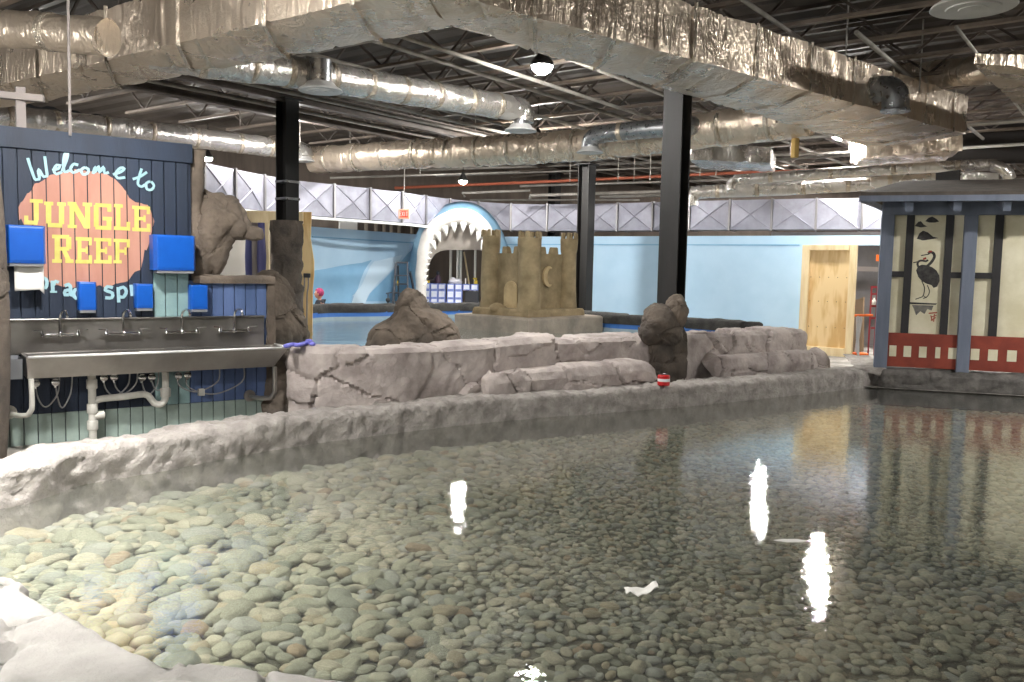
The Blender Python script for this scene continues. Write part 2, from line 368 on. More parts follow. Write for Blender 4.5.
def size_at(x, y):
    w = min(1, max(0, (x + 2.3 - .08 * y) / 2.6)); w = w * w * (3 - 2 * w)
    return lerp(.94, .42, w) * (1 + .18 * N.noise(V((x * .5, y * .5, 3))))
while y < 15.2:
    x = -6.4
    while x < 12.5:
        k = size_at(x, y)
        px_, py_ = x + rs.uniform(-.06, .06) * k, y + rs.uniform(-.05, .05)
        if inside((px_, py_), shrunk):
            u, v = proj((px_, py_, ZB))
            if -400 < u < 1500 and v < 900: cand.append((px_, py_, u, v, k))
        x += cell * 1.15 * k
    y += cell * (.80 if y < 4.6 else .62)
def srow(c):
    big = 1 + .45 * max(0, rs.gauss(0, 1)); s = .066 * c[4] * min(big, 2.0); return (s * rs.uniform(.95, 1.5), s * rs.uniform(.75, 1.), s * rs.uniform(.42, .62), rs.uniform(0, pi))
stones = [(c, srow(c)) for c in cand]
def shown(c): return 0 <= c[2] <= 1024 and c[3] <= 676 and not (c[2] < 340 and c[3] > 572 + c[2] * .40)
stones.sort(key=lambda s: -(s[1][0] * s[1][1] / (s[0][1] ** 3) if shown(s[0]) else 0))
near, rest = stones[:300], stones[300:]
kinds = []
for i in range(7):
    vs, fs = stone_shape(i, 4); me = bpy.data.meshes.new('river_stone'); me.from_pydata(vs, [], fs); me.polygons.foreach_set('use_smooth', [True] * len(fs)); kinds.append(me)
proto = {}
for i, (c, s) in enumerate(near):
    k = rs.randrange(7); mi = rs.choices(range(7), (5, 5, 4, 4, 1.2, 3, .5))[0]
    if (k, mi) not in proto:
        me = kinds[k].copy(); me.materials.append(MATS[STONES[mi]]); o = bpy.data.objects.new('river_stone', me); proto[(k, mi)] = o; COL.objects.link(o)
        tag(o, 'smooth grey green river stone lying under water on the pool bed', 'stone', 'river stones on the pool bed')
    else:
        o = proto[(k, mi)].copy(); COL.objects.link(o)
    o.scale = s[:3]; o.location = (c[0], c[1], ZB + s[2] * .62); o.rotation_euler = (rs.uniform(-.25, .25), rs.uniform(-.25, .25), s[3])
lo = [stone_shape(100 + i, 3) for i in range(6)]; lo2 = [stone_shape(200 + i, 2) for i in range(5)]
VS, FS, MI = [], [], []; base = 0
shapes = {}
for nm, L_ in (('a', lo), ('b', lo2)): shapes[nm] = [(np.array([tuple(p) for p in vs]), np.array(fs)) for vs, fs in L_]
for c, s in rest:
    vs, fs = rs.choice(shapes['a' if c[1] < 5.5 else 'b']); a = s[3]; tx, ty = rs.uniform(-.25, .25), rs.uniform(-.25, .25)
    R = np.array((MX.Rotation(a, 3, 'Z') @ MX.Rotation(tx, 3, 'X') @ MX.Rotation(ty, 3, 'Y'))); w = (vs * np.array(s[:3])) @ R.T + np.array((c[0], c[1], ZB + s[2] * .62))
    VS.append(w); FS.append(fs + base); MI.append(np.full(len(fs), rs.choices(range(7), (5, 5, 4, 4, 1.2, 3, .5))[0])); base += len(vs)
VS = np.concatenate(VS); FS = np.concatenate(FS); MI = np.concatenate(MI)
me = bpy.data.meshes.new('river_stones'); me.vertices.add(len(VS)); me.vertices.foreach_set('co', VS.ravel()); me.loops.add(FS.size); me.loops.foreach_set('vertex_index', FS.ravel())
me.polygons.add(len(FS)); me.polygons.foreach_set('loop_start', np.arange(0, FS.size, 3)); me.polygons.foreach_set('loop_total', np.full(len(FS), 3)); me.polygons.foreach_set('use_smooth', np.ones(len(FS), bool))
for s_ in STONES: me.materials.append(MATS[s_])
me.polygons.foreach_set('material_index', MI); me.update(); me.validate()
o = bpy.data.objects.new('river_stones', me); COL.objects.link(o); tag(o, 'mass of smaller river stones covering the rest of the pool bed', 'stones', kind='stuff')
# ---------------------------------------------------------------- rock bench round the second pool
t = thing('rock_bench', AB(6.2, 9.3), 'long pale carved rock bench between the sink wall and the thick steel column', 'bench')
b = MB(); strip(b, [AB(3.60, 9.62), AB(4.0, 9.30), AB(4.8, 9.16), AB(6.1, 9.24), AB(6.5, 9.36), AB(7.6, 9.42), AB(9.6, 9.40)], [(0, 0), (-.03, .5), (.0, .88), (.07, .94), (.50, .96), (.56, .9), (.56, 0)], .03, .07, 1.15, 21., fine=.2, crack=.5, tilt=.75, cw=.05, endr=.1)
b.build('upper_tier', 'bench_rock', t, smooth=True, angle=.55)
b = MB(); strip(b, [AB(6.1, 9.02), AB(7.5, 9.0), AB(9.12, 9.0)], [(0, 0), (-.03, .45), (.03, .56), (.10, .60), (.5, .60)], .03, .065, 1.3, 33., fine=.2, crack=.7, tilt=.7, cw=.05, endr=.35)
b.build('seat_ledge', 'bench_rock', t, smooth=True, angle=.55)
t = thing('rock_bench', AB(11.6, 9.4), 'shorter pale carved rock bench between the thick steel column and the wooden door', 'bench')
b = MB(); strip(b, [AB(9.75, 9.26), AB(10.6, 9.36), AB(12., 9.44), AB(13.6, 9.52)], [(0, 0), (-.02, .5), (.02, .88), (.08, .95), (.5, .96), (.6, .88), (.6, 0)], .03, .07, 1.2, 47., fine=.2, crack=.5, tilt=.7, cw=.05, endr=.22)
b.build('upper_tier', 'bench_rock', t, smooth=True, angle=.55)
b = MB(); strip(b, [AB(10.5, 9.02), AB(11.6, 9.04), AB(13.3, 9.12)], [(0, 0), (-.03, .42), (.03, .56), (.10, .60), (.5, .59)], .03, .065, 1.3, 52., fine=.2, crack=.7, tilt=.7, cw=.05, endr=.3)
b.build('seat_ledge', 'bench_rock', t, smooth=True, angle=.55)
b = MB(); boulder(b, AB(13.85, 9.6, .25), [((0, 0, 0), (.28, .3, .33)), ((0, 0, -.2), (.32, .34, .2))], 5, .04, 2., 5.); b.build('end_block', 'bench_rock', t, smooth=True, angle=.6)
b = MB(); boulder(b, AB(3.72, 9.98, .35), [((0, 0, 0), (.26, .22, .55)), ((.1, 0, -.2), (.25, .25, .3))], 5, .05, 2., 8., zmin=.0); tag(b.build('boulder', 'dark_rock', smooth=True, angle=.7), 'dark rock filling the gap between the sink wall end and the long rock bench', 'boulder')
# ---------------------------------------------------------------- second pool
bench_back = [AB(13.1, 9.9), AB(9.8, 9.9), AB(6.4, 9.75), AB(4.6, 9.6), AB(3.9, 9.95), AB(3.3, 10.4)]
pool2 = far_rim + bench_back
b = MB(); flat(b, [pool2], .2); tag(b.build('floor_second_pool', 'pool_pale'), kind='structure')
b = MB(); flat(b, [pool2], .69); tag(b.build('second_pool_water', 'far_water', recalc=False), 'rippled pale blue water of the raised pool behind the rock bench', 'water', kind='stuff')
t = thing('pool_rim', xyz(far_rim[5], 0), 'dark stone rim wall round the far side of the raised blue pool', 'rim wall')
b = MB(); strip(b, far_rim, [(0, .85), (0, 1.02), (.04, 1.05), (.36, 1.05), (.4, 1.0), (.4, 0)], .08, .03, 1.4, 71., endr=0, side=1, crack=.4); b.build('capstones', 'rim_rock', t, smooth=True)
b = MB(); strip(b, far_rim, [(.02, .76), (.02, .87)], .2, 0, endr=0, side=1); b.build('blue_liner', 'pool_blue', t)
b = MB(); strip(b, far_rim, [(.02, .15), (.02, .76)], .2, 0, endr=0, side=1); b.build('inner_face', 'pool_pale', t)
# ---------------------------------------------------------------- sign wall with the sink
mat('navy_plank', rgb(33, 46, 66), .65, col2=rgb(24, 34, 50), vs=3., stretch=(1, 1, .2), bump=.25, bs=20)
mat('blue_plank', rgb(84, 104, 146), .6, col2=rgb(64, 84, 122), vs=3., stretch=(1, 1, .2), bump=.25, bs=20)
mat('teal_plank', rgb(138, 166, 166), .6, col2=rgb(112, 142, 144), vs=2., bump=.25, bs=20)
mat('sage_paint', rgb(150, 166, 158), .7, col2=rgb(128, 144, 138), vs=3.)
mat('salmon_paint', rgb(180, 132, 114), .65, col2=rgb(160, 110, 94), vs=3., stretch=(1, 1, .3))
mat('yellow_paint', rgb(202, 194, 104), .65, col2=rgb(184, 174, 84), vs=6.)
mat('pale_teal_paint', rgb(158, 194, 202), .6, col2=rgb(138, 176, 186), vs=6.)
mat('steel', rgb(166, 162, 157), .36, .95, col2=rgb(146, 142, 137), vs=2., rvar=.08)
mat('bright_rim', rgb(232, 232, 230), .35, .35)
mat('chrome', rgb(220, 220, 220), .12, 1.)
mat('pvc', rgb(200, 198, 190), .4, col2=rgb(176, 174, 166), vs=5.)
mat('dispenser_blue', rgb(8, 84, 178), .4, col2=rgb(6, 76, 164), vs=3.)
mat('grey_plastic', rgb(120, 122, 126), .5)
mat('paper', rgb(226, 224, 220), .9)
mat('brass', rgb(190, 160, 90), .3, 1.)
mat('hose_grey', rgb(150, 150, 150), .45, .5)
mat('black_rubber', rgb(22, 22, 24), .6)
SW = Plane((-4.745, 8.87), A_)
SX = lambda t, z, off=0: SW.pt(t, z, off)
t = thing('sign_wall', SX(0, 0), 'tall navy plank wall with the painted jungle reef sign behind the steel sink', 'sign wall')
T0, T1, T2 = -1.75, 1.36, 2.22; ZT, ZL = 3.24, 1.72
b = MB(); b.box(SX((T0 + T1) / 2, ZT / 2, -.11), (T1 - T0, .16, ZT), A_); b.box(SX((T1 + T2) / 2, ZL / 2, -.11), (T2 - T1, .16, ZL), A_); b.build('backing', 'navy_plank', t)
pw = .128; bn, bb, bt, bs_ = MB(), MB(), MB(), MB(); x = T0
gro = []
while x < T2 - .01:
    x1 = min(x + pw, T2); w = x1 - x - .010; c = (x + x1) / 2; gro.append((x + .005, x1 - .005))
    def pl(m_, z0, z1): m_.box(SX(c, (z0 + z1) / 2, -.012), (w, .03, z1 - z0), A_)
    if c < .92: pl(bn, .32, 3.03)
    elif c < T1:
        pl(bt, .32, 1.86)
        pl(bn, 1.865, 3.03)
    else: pl(bb, .32, ZL)
    pl(bs_, .0, .315); x = x1
bn.build('navy_planks', 'navy_plank', t, bevel=.004); bb.build('blue_planks', 'blue_plank', t, bevel=.004); bt.build('teal_planks', 'teal_plank', t, bevel=.004); bs_.build('base_boards', 'sage_paint', t)
b = MB(); b.box(SX((T0 + T1) / 2, (3.03 + ZT) / 2, .005), (T1 - T0 + .02, .05, ZT - 3.03), A_); b.build('top_trim', 'navy_plank', t, bevel=.006)
def Z1(x, y): return (x * .29326, 100 + y * .29326)      # photo crop -> photo px
def wp(x, y, off=.004): return SW.px(*Z1(x, y), off)
# salmon disc, cut into the plank strips
up = [(60, 378), (66, 352), (80, 342), (92, 318), (104, 312), (118, 288), (132, 284), (150, 268), (175, 255), (215, 246), (258, 240), (310, 243), (345, 250), (370, 256), (395, 272), (412, 292), (430, 308), (442, 336), (458, 348), (480, 352), (505, 362), (516, 384), (526, 412)]
dn = [(60, 378), (70, 398), (62, 414), (84, 430), (100, 470), (112, 500), (118, 540), (132, 570), (140, 600), (160, 618), (200, 632), (240, 640), (300, 644), (345, 636), (372, 640), (395, 626), (420, 624), (440, 606), (462, 592), (478, 574), (486, 548), (500, 520), (496, 490), (514, 462), (526, 412)]
def curve(pts):
    q = [SW.hit(*Z1(*p)) for p in pts]; q.sort(); xs = [a for a, _ in q]; zs = [z for _, z in q]
    return lambda s: float(np.interp(s, xs, zs)), xs[0], xs[-1]
fu, a0, a1 = curve(up); fd, _, _ = curve(dn); b = MB()
for g0, g1 in gro:
    g0 = max(g0, a0); g1 = min(g1, a1)
    if g1 - g0 < .01: continue
    k = 6; P = [(lerp(g0, g1, i / k)) for i in range(k + 1)]
    jag = lambda s, q: .035 * N.noise(V((s * 14, q, 0)))
    top = [SX(s, fu(s) + jag(s, 1), .003) for s in P]; bot = [SX(s, min(fd(s) + jag(s, 9), fu(s) - .005), .003) for s in P]
    b.prism(bot + top[::-1], SW.n * .003)
b.build('salmon_disc', 'salmon_paint', t)
# slab-serif letters in unit boxes
def R_(x0, y0, x1, y1): return [(x0, y0), (x1, y0), (x1, y1), (x0, y1)]
LET = {
 'J': [R_(.30, .86, 1, 1), R_(.52, .2, .78, .9), R_(.0, .0, .70, .16), R_(.0, .1, .22, .34), [(.52, .2), (.78, .24), (.70, 0), (.5, .0)]],
 'U': [R_(0, .86, .42, 1), R_(.60, .86, 1, 1), R_(.08, .14, .33, .9), R_(.68, .14, .92, .9), R_(.16, 0, .84, .17)],
 'N': [R_(0, .86, .36, 1), R_(.62, .86, 1, 1), R_(.08, .0, .28, .9), R_(.72, .0, .92, .9), [(.1, .95), (.36, .95), (.92, .05), (.68, .0)], R_(0, 0, .38, .12)],
 'G': [R_(.1, .86, .95, 1), R_(.02, .1, .28, .92), R_(.1, 0, .95, .15), R_(.70, .05, .95, .48), R_(.5, .36, .98, .5), R_(.74, .7, .95, .95)],
 'L': [R_(0, .87, .55, 1), R_(.14, .05, .40, .95), R_(0, 0, 1, .14), R_(.78, .05, 1, .34)],
 'E': [R_(0, .87, .98, 1), R_(.12, .05, .36, .95), R_(0, 0, 1, .14), R_(.3, .44, .72, .57), R_(.62, .38, .74, .64), R_(.80, .7, .98, .95), R_(.80, .05, 1, .32)],
 'R': [R_(0, .87, .8, 1), R_(.12, .05, .36, .95), R_(0, 0, .46, .13), R_(.3, .44, .8, .57), R_(.66, .5, .9, .93), [(.42, .5), (.64, .5), (.92, .06), (.68, .06)], R_(.62, 0, 1, .13)],
 'F': [R_(0, .87, .98, 1), R_(.12, .05, .36, .95), R_(0, 0, .5, .13), R_(.3, .44, .76, .57), R_(.66, .36, .78, .66), R_(.80, .66, .98, .95)]}
def letter(ch, quad, m_, name):
    (x0, x1, yt0, yt1, yb0, yb1) = quad; mb = MB()
    for i, poly in enumerate(LET[ch]):
        P = []
        for px_, py_ in poly: P.append(wp(lerp(x0, x1, px_), lerp(lerp(yb0, yb1, px_), lerp(yt0, yt1, px_), py_), .007 + i * .0002))
        mb.prism(P, SW.n * .004)
    mb.build(name, m_, t)
for ch, x0, x1, yt, yb in (('J', 82, 146, 336, 424), ('U', 150, 224, 346, 433), ('N', 230, 313, 347, 436), ('G', 318, 382, 351, 441), ('L', 388, 443, 354, 443), ('E', 450, 512, 360, 447)):
    letter(ch, (x0, x1, yt, yt + 4, yb, yb + 3), 'yellow_paint', 'letter')
for ch, x0, x1, yt, yb in (('R', 177, 250, 459, 555), ('E', 257, 313, 467, 557), ('E', 320, 380, 470, 557), ('F', 386, 443, 473, 557)):
    letter(ch, (x0, x1, yt, yt + 2, yb, yb + 1), 'yellow_paint', 'letter')
def script(strokes, w, name='script_lettering'):
    mb = MB()
    for i, st in enumerate(strokes):
        ww = w
        if isinstance(st, tuple): ww, st = st
        mb.ribbon(smoothpath([wp(x, y, .006 + .0006 * i) for x, y in st], .02), ww, SW.n, .004)
    mb.build(name, 'pale_teal_paint', t)
script([[(94, 198), (106, 236), (120, 272), (134, 270), (130, 242), (132, 236), (148, 262), (160, 260), (156, 225), (152, 192)],
        [(178, 240), (200, 233), (206, 222), (193, 222), (183, 240), (192, 253), (211, 245)], [(211, 243), (228, 200), (230, 176), (220, 186), (216, 222), (220, 246), (236, 240)],
        [(266, 222), (252, 218), (240, 234), (248, 248), (272, 238)], [(290, 230), (276, 238), (282, 254), (298, 250), (301, 236), (290, 230)],
        [(316, 252), (324, 228), (320, 250), (336, 226), (338, 248), (352, 228), (356, 250), (370, 246)], [(384, 254), (410, 246), (424, 234), (410, 232), (394, 250), (400, 266), (426, 264)],
        [(482, 234), (472, 268), (470, 288), (482, 296), (494, 288)], [(452, 270), (476, 262), (500, 246)], [(512, 278), (498, 284), (500, 304), (516, 306), (524, 292), (514, 278)]], .027)
script([[(140, 612), (150, 606), (160, 618), (156, 640), (144, 638), (138, 620), (144, 608)], [(178, 616), (180, 652)], [(180, 632), (190, 618), (200, 622)], (.02, [(170, 654), (194, 654)]),
        [(220, 634), (234, 628), (240, 640), (240, 664), (250, 666)], [(238, 648), (222, 650), (220, 664), (234, 664)], [(272, 650), (256, 646), (250, 662), (258, 676), (272, 672)],
        [(384, 640), (366, 636), (358, 648), (382, 658), (380, 674), (358, 674)], [(402, 638), (404, 690)], [(404, 644), (420, 638), (430, 652), (420, 672), (406, 670)],
        [(446, 630), (450, 668)], [(448, 650), (458, 636), (468, 640)], [(490, 632), (494, 664)]], .034, 'lower_lettering')
# low wall cap and end
b = MB(); strip(b, [SX(1.36, 0, .0), SX(2.30, 0, .0)], [(-.06, ZL - .03), (-.05, ZL + .05), (.1, ZL + .07), (.2, ZL + .05), (.22, ZL - .04)], .05, .02, 2.5, 4., endr=0, side=1); b.build('rock_cap', 'brown_rock', t, smooth=True)
b = MB(); strip(b, [SX(2.26, 0, .04), SX(2.27, 0, -.2)], [(-.06, .0), (-.05, ZL - .02), (.0, ZL + .06), (.05, ZL - .02), (.06, 0)], .05, .02, 2.5, 6., endr=0, side=1); b.build('rock_end', 'brown_rock', t, smooth=True)
# ---------------------------------------------------------------- sink
t = thing('trough_sink', SX(.9, 0, .02), 'long stainless steel trough sink mounted on the navy plank wall', 'sink')
X0, X1, ZR, ZU = -.36, 2.30, .965, .74
b = MB(); b.box(SX((T0 + 2.17) / 2, 1.13, .03), (2.17 - T0, .03, .36), A_); b.box(SX((T0 + 2.17) / 2, 1.305, .045), (2.17 - T0, .05, .02), A_); b.build('backsplash', 'steel', t, bevel=.006)
b = MB()
def ring(x0, x1, d0, d1, z): return [SX(x0, z, d0), SX(x1, z, d0), SX(x1, z, d1), SX(x0, z, d1)]
outer = [ring(X0 + .02, X1 - .14, .05, .40, ZU), ring(X0, X1, .04, .50, ZR)]; inner = [ring(X0 + .03, X1 - .04, .06, .46, ZR), ring(X0 + .05, X1 - .18, .08, .38, ZU + .02)]
b.grid([outer[0], outer[1], inner[0], inner[1]], close=True); b.add(inner[1], [(0, 1, 2, 3)]); b.add(outer[0], [(3, 2, 1, 0)]); b.build('basin', 'steel', t, bevel=.006)
b = MB(); b.tube([SX(X0 + .02, ZR, .5), SX(X1, ZR, .5)], .014, 8); b.tube([SX(X1, ZR, .5), SX(X1 + .0, ZR, .05)], .014, 8); b.build('rolled_rim', 'bright_rim', t, smooth=True)
for x, d in ((X0 + .05, -1), (X1 - .14, -1)):
    b = MB(); b.tube(smoothpath([SX(x, ZU, .42), SX(x, ZU - .30, .42), SX(x - .03, ZU - .36, .40), SX(x - .12, ZU - .38, .25), SX(x - .16, ZU - .38, .03)], .04), .026, 10); b.lathe(SX(x - .16, ZU - .38, .01), [(.07, 0), (.07, .015), (.04, .02)], 14, SW.n)
    b.build('bracket', 'pvc' if x < 1 else 'steel', t, smooth=True, angle=.7)
for fx in (.0, .605, 1.215, 1.80):
    mb = MB(); c = SX(fx, 1.145, .10); mb.tube([SX(fx - .17, 1.145, .10), SX(fx + .17, 1.145, .10)], .016, 10)
    for s_ in (-.11, .11): mb.tube([SX(fx + s_, 1.145, .04), SX(fx + s_, 1.145, .1)], .022, 10)
    fo = mb.build('faucet', 'chrome', t, smooth=True, angle=.7)
    mb = MB(); mb.tube(smoothpath([SX(fx, 1.14, .10), SX(fx, 1.33, .10), SX(fx + .015, 1.385, .125), SX(fx + .03, 1.40, .17), SX(fx + .045, 1.385, .22), SX(fx + .05, 1.33, .235)], .02), .013, 10); mb.lathe(c - V((0, 0, .02)), [(.024, 0), (.028, .02), (.02, .06)], 12); mb.build('spout', 'chrome', fo, smooth=True)
    for s_ in (-1, 1):
        mb = MB(); hc = SX(fx + s_ * .165, 1.15, .10); mb.lathe(hc - V((0, 0, .02)), [(.022, 0), (.024, .03), (.014, .045), (.012, .06)], 12); mb.bar(hc + V((0, 0, .04)), hc + A_ * s_ * .09 + SW.n * .05 + V((0, 0, .05)), .016, .012); mb.build('handle', 'chrome', fo, smooth=True, angle=.7)
# shadowy second basin end to the left
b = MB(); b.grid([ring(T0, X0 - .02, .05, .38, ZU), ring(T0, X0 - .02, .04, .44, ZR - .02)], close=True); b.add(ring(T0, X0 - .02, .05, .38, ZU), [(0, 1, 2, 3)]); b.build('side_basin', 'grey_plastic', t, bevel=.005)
# ---------------------------------------------------------------- pipes under the sink
def sp(x, y, off): return SW.px(x, y, off)
t = thing('drain_pipe', SX(.28, 0, .12), 'white plastic drain pipe with a trap below the sink', 'pipe')
b = MB(); b.tube([SX(.28, 0, .14), SX(.28, ZU, .14)], .040, 14); b.build('stack', 'pvc', t, smooth=True, angle=.8)
b = MB(); b.tube(smoothpath([SX(.28, .40, .14), SX(.34, .45, .14), SX(.62, .465, .14), SX(.80, .475, .14), SX(.86, .43, .14), SX(.90, .37, .14), SX(.96, .35, .14), SX(1.01, .39, .14), SX(1.02, .5, .14), SX(1.02, ZU, .14)], .03), .036, 14); b.build('trap', 'pvc', t, smooth=True)
for p, ax in ((SX(.28, .36, .14), (0, 0, 1)), (SX(.28, .62, .14), (0, 0, 1)), (SX(.28, .18, .14), (0, 0, 1)), (SX(1.02, .48, .14), (0, 0, 1))):
    b = MB(); b.lathe(p, [(.05, -.05), (.055, -.04), (.055, .04), (.05, .05)], 14, ax); b.build('coupling', 'pvc', t, smooth=True, angle=.7)
b = MB(); b.lathe(SX(.36, .28, .14), [(.03, -.08), (.045, -.02), (.045, .03), (.03, .04)], 12, A_); b.build('cleanout', 'pvc', t, smooth=True, angle=.7)
where = ['sink bracket at the left', 'left end of the sink', 'white drain stack', 'drain stack on its right', 'horizontal drain pipe', 'drain trap on its left', 'drain trap', 'teal planks under the sink']
for i, (xa, xb, za, low) in enumerate(((-.24, -.02, .66, .40), (-.06, .10, .66, .38), (.40, .66, .68, .47), (.5, .74, .68, .49), (.78, .96, .66, .46), (.88, 1.06, .66, .50), (1.16, 1.62, .66, .46), (1.26, 1.9, .66, .42))):
    t = thing('supply_hose', SX(xa, low, .08), 'thin grey hose looping from a chrome valve by the ' + where[i], 'hose')
    b = MB(); b.tube(smoothpath([SX(xa, za, .10), SX(xa + .02, lerp(za, low, .6), .10), SX((xa + xb) / 2 - .02, low, .10), SX(xb - .02, lerp(za, low, .5), .10), SX(xb, ZU + .0, .12)], .03), .008, 8); b.build('hose', 'hose_grey', t, smooth=True)
    b = MB(); b.lathe(SX(xa, za, .03), [(.028, 0), (.028, .05), (.018, .06), (.018, .09), (.04, .10), (.04, .115), (.02, .12)], 12, SW.n); b.tube([SX(xa, za - .02, .1), SX(xa, za - .06, .1)], .014, 8); b.build('valve', 'chrome', t, smooth=True, angle=.7)
b = MB(); b.box(SX(1.42, .45, .09), (.07, .05, .08), A_); b.tube([SX(1.42, .45, .06), SX(1.42, .45, .0)], .015, 8); tag(b.build('hose_clamp_block', 'pvc', bevel=.01), 'small white block holding hoses on the planks under the sink', 'pipe fitting')
# ---------------------------------------------------------------- dispensers
def dispenser(name, u0, u1, v0, v1, off, label, cat, group, paper=False):
    s0, z0 = SW.hit((u0 + u1) / 2, v1); 
    Q = Plane(SX(0, 0, off), A_); a = Q.hit(u0, v1); c = Q.hit(u1, v0); s = (a[0] + c[0]) / 2; w = c[0] - a[0]; z0 = a[1]; z1 = c[1]
    t = thing(name, SX(s, z0, 0), label, cat, group)
    b = MB(); k = .75 if not paper else .9; dp = off - .01
    pts = lambda z, g: [SX(s - w / 2, z, .012), SX(s + w / 2, z, .012), SX(s + w / 2, z, dp * .72), SX(s + w / 2 * .86, z, dp * g), SX(s - w / 2 * .86, z, dp * g), SX(s - w / 2, z, dp * .72)]
    b.grid([pts(z0 + .03, .96), pts(z0 + .06, 1.), pts(z1 - .02, 1.), pts(z1, .94)], close=True); vs = pts(z0 + .03, .96); b.add(vs, [(5, 4, 3, 2, 1, 0)]); vs = pts(z1, .94); b.add(vs, [(0, 1, 2, 3, 4, 5)]); b.build('cover', 'dispenser_blue', t, bevel=.008)
    b = MB(); b.box(SX(s, z0 + .015, dp * .5), (w * .86, dp * .85, .035), A_); b.build('base', 'grey_plastic', t, bevel=.005)
    return t, s, w, z0
dispenser('towel_dispenser', 155, 197, 236, 273, .26, 'big blue paper towel dispenser right of the yellow lettering', 'dispenser', 'blue dispensers above the sink')
t, s, w, z0 = dispenser('towel_dispenser', 7, 46, 226, 266, .26, 'big blue towel dispenser at the left edge with white paper hanging out', 'dispenser', 'blue dispensers above the sink', True)
b = MB(); rows = []
for j in range(8):
    z = z0 + .01 - j * .037; rows.append([SX(s - .105 + .26 * i / 6, z + (.02 * i / 6 if j == 7 else 0) - (.05 if j == 7 and i == 6 else 0), .16 + .02 * j / 8 + .008 * sin(i * 1.3 + j * .5)) for i in range(7)])
b.grid(rows); o = b.build('paper_towel', 'paper', t, smooth=True); sm = o.modifiers.new('s', 'SOLIDIFY'); sm.thickness = .002
for u0, u1, v0, v1, lb in ((79, 97, 282, 313, 'small blue soap dispenser above the left faucets'), (136, 154, 284, 311, 'small blue soap dispenser above the middle of the sink'), (191, 209, 285, 312, 'small blue soap dispenser above the right end of the sink')):
    dispenser('soap_dispenser', u0, u1, v0, v1, .14, lb, 'dispenser', 'blue dispensers above the sink')
# ---------------------------------------------------------------- carved rocks at the ends of the wall
b = MB(); boulder(b, at(-10, 290, 7.9), [((0, 0, -.2), (.13, .2, 1.75)), ((-.15, .0, .9), (.18, .22, .7)), ((-.12, 0, -1.), (.2, .25, .6))], 6, .03, 2.2, 15.); tag(b.build('carved_rock', 'dark_rock', smooth=True, angle=.7), 'dark carved rock post at the left edge of the photo', 'rock')
t = thing('carved_rock', SX(1.6, ZL, -.15), 'brown carved rock overhanging the low blue wall with a snout pointing right', 'rock')
c = at(212, 232, 9.95)
k = 9.95 / F
def o_(du, dv, dy=0.): return CR * du * k - CU * dv * k + V((0, dy, 0))
b = MB(); boulder(b, c, [(o_(2, -8), (.27, .26, .36)), (o_(-2, 14), (.20, .22, .36)), (o_(-7, 40), (.09, .12, .18)), (o_(16, -14), (.20, .22, .22)), (o_(-10, -14), (.16, .2, .32)), (o_(28, -2), (.14, .14, .12))], 6, .035, 2.0, 9., fine=.5, crack=.5, tilt=.4); b.v = [p + (p - c).normalized() * .07 * (abs(N.noise(V((p.x * 5, p.y * 5, p.z * .9)))) - .3) for p in b.v]; b.build('body', 'brown_rock', t, smooth=True, angle=.6)
b = MB(); pts = [c + o_(8, -18), c + o_(20, -9), c + o_(30, -3), c + o_(38, 1), c + o_(45, 1.5), c + o_(48, 2), c + o_(49.5, 2)]; sp_ = smoothpath(pts, .02); b.tube(sp_, [lerp(.17, .085, min(1, i / (len(sp_) * .7))) * (1 if i < len(sp_) - 3 else (.92, .8, .55)[i - len(sp_) + 3]) for i in range(len(sp_))], 20) 
b.v = [disp(p, (p - (c + o_(30, -3))).normalized(), .03, 3.5, 2.) for p in b.v]; b.build('snout', 'brown_rock', t, smooth=True)
b = MB(); pts = [at(196, 290, 9.8), at(197, 250, 9.8), at(196, 200, 9.8), at(198, 150, 9.8)]; b.tube(smoothpath(pts, .05), .085, 16); b.v = [disp(p, (p - V((pts[0].x, pts[0].y, p.z))).normalized(), .03, 3., 7.) for p in b.v]; b.build('edge_post', 'brown_rock', t, smooth=True)
# ---------------------------------------------------------------- teahouse on the right
mat('cream_panel', rgb(218, 212, 188), .8, col2=rgb(198, 190, 160), vs=2., bump=.15, bs=40)
mat('slate_blue', rgb(112, 120, 136), .6, col2=rgb(96, 104, 120), vs=4., stretch=(1, 1, .2), bump=.2, bs=20)
mat('batten_black', rgb(38, 36, 38), .6, col2=rgb(28, 27, 29), vs=4.)
mat('brick_red', rgb(138, 58, 40), .7, col2=rgb(116, 46, 32), vs=3., bump=.15, bs=30)
mat('roof_grey', rgb(92, 84, 76), .85, col2=rgb(72, 66, 60), vs=5., bump=.3, bs=14)
mat('ink_black', rgb(40, 38, 38), .8, col2=rgb(70, 68, 66), vs=12.)
mat('ink_grey', rgb(120, 116, 110), .8, col2=rgb(80, 78, 76), vs=10.)
mat('seal_red', rgb(150, 52, 36), .7)
t = thing('teahouse', HP.pt(1., .36, -.6), 'white and black timbered teahouse with slate blue frame and a painted crane panel', 'house')
hx = lambda u, v: HP.hit(u, v)[0]
ZH0 = HP.hit(885, 366)[1]; ZR1 = HP.hit(890, 332.5)[1]; ZH1 = HP.hit(890, 214)[1]; SE = 6.2
s0 = hx(878, 290)
b = MB(); b.box(HP.pt((s0 + SE) / 2, (ZH0 + ZH1) / 2, -.06), (SE - s0, .06, ZH1 - ZH0), HP.a); b.build('wall_panel', 'cream_panel', t)
b = MB(); sa = HP.pt(s0 + .06, (ZH0 + ZH1) / 2, -.05); sb_ = sa + V((.46, .888, 0)) * 2.6; b.box((sa + sb_) / 2, (2.6, .06, ZH1 - ZH0), (.46, .888)); b.build('side_panel', 'cream_panel', t)
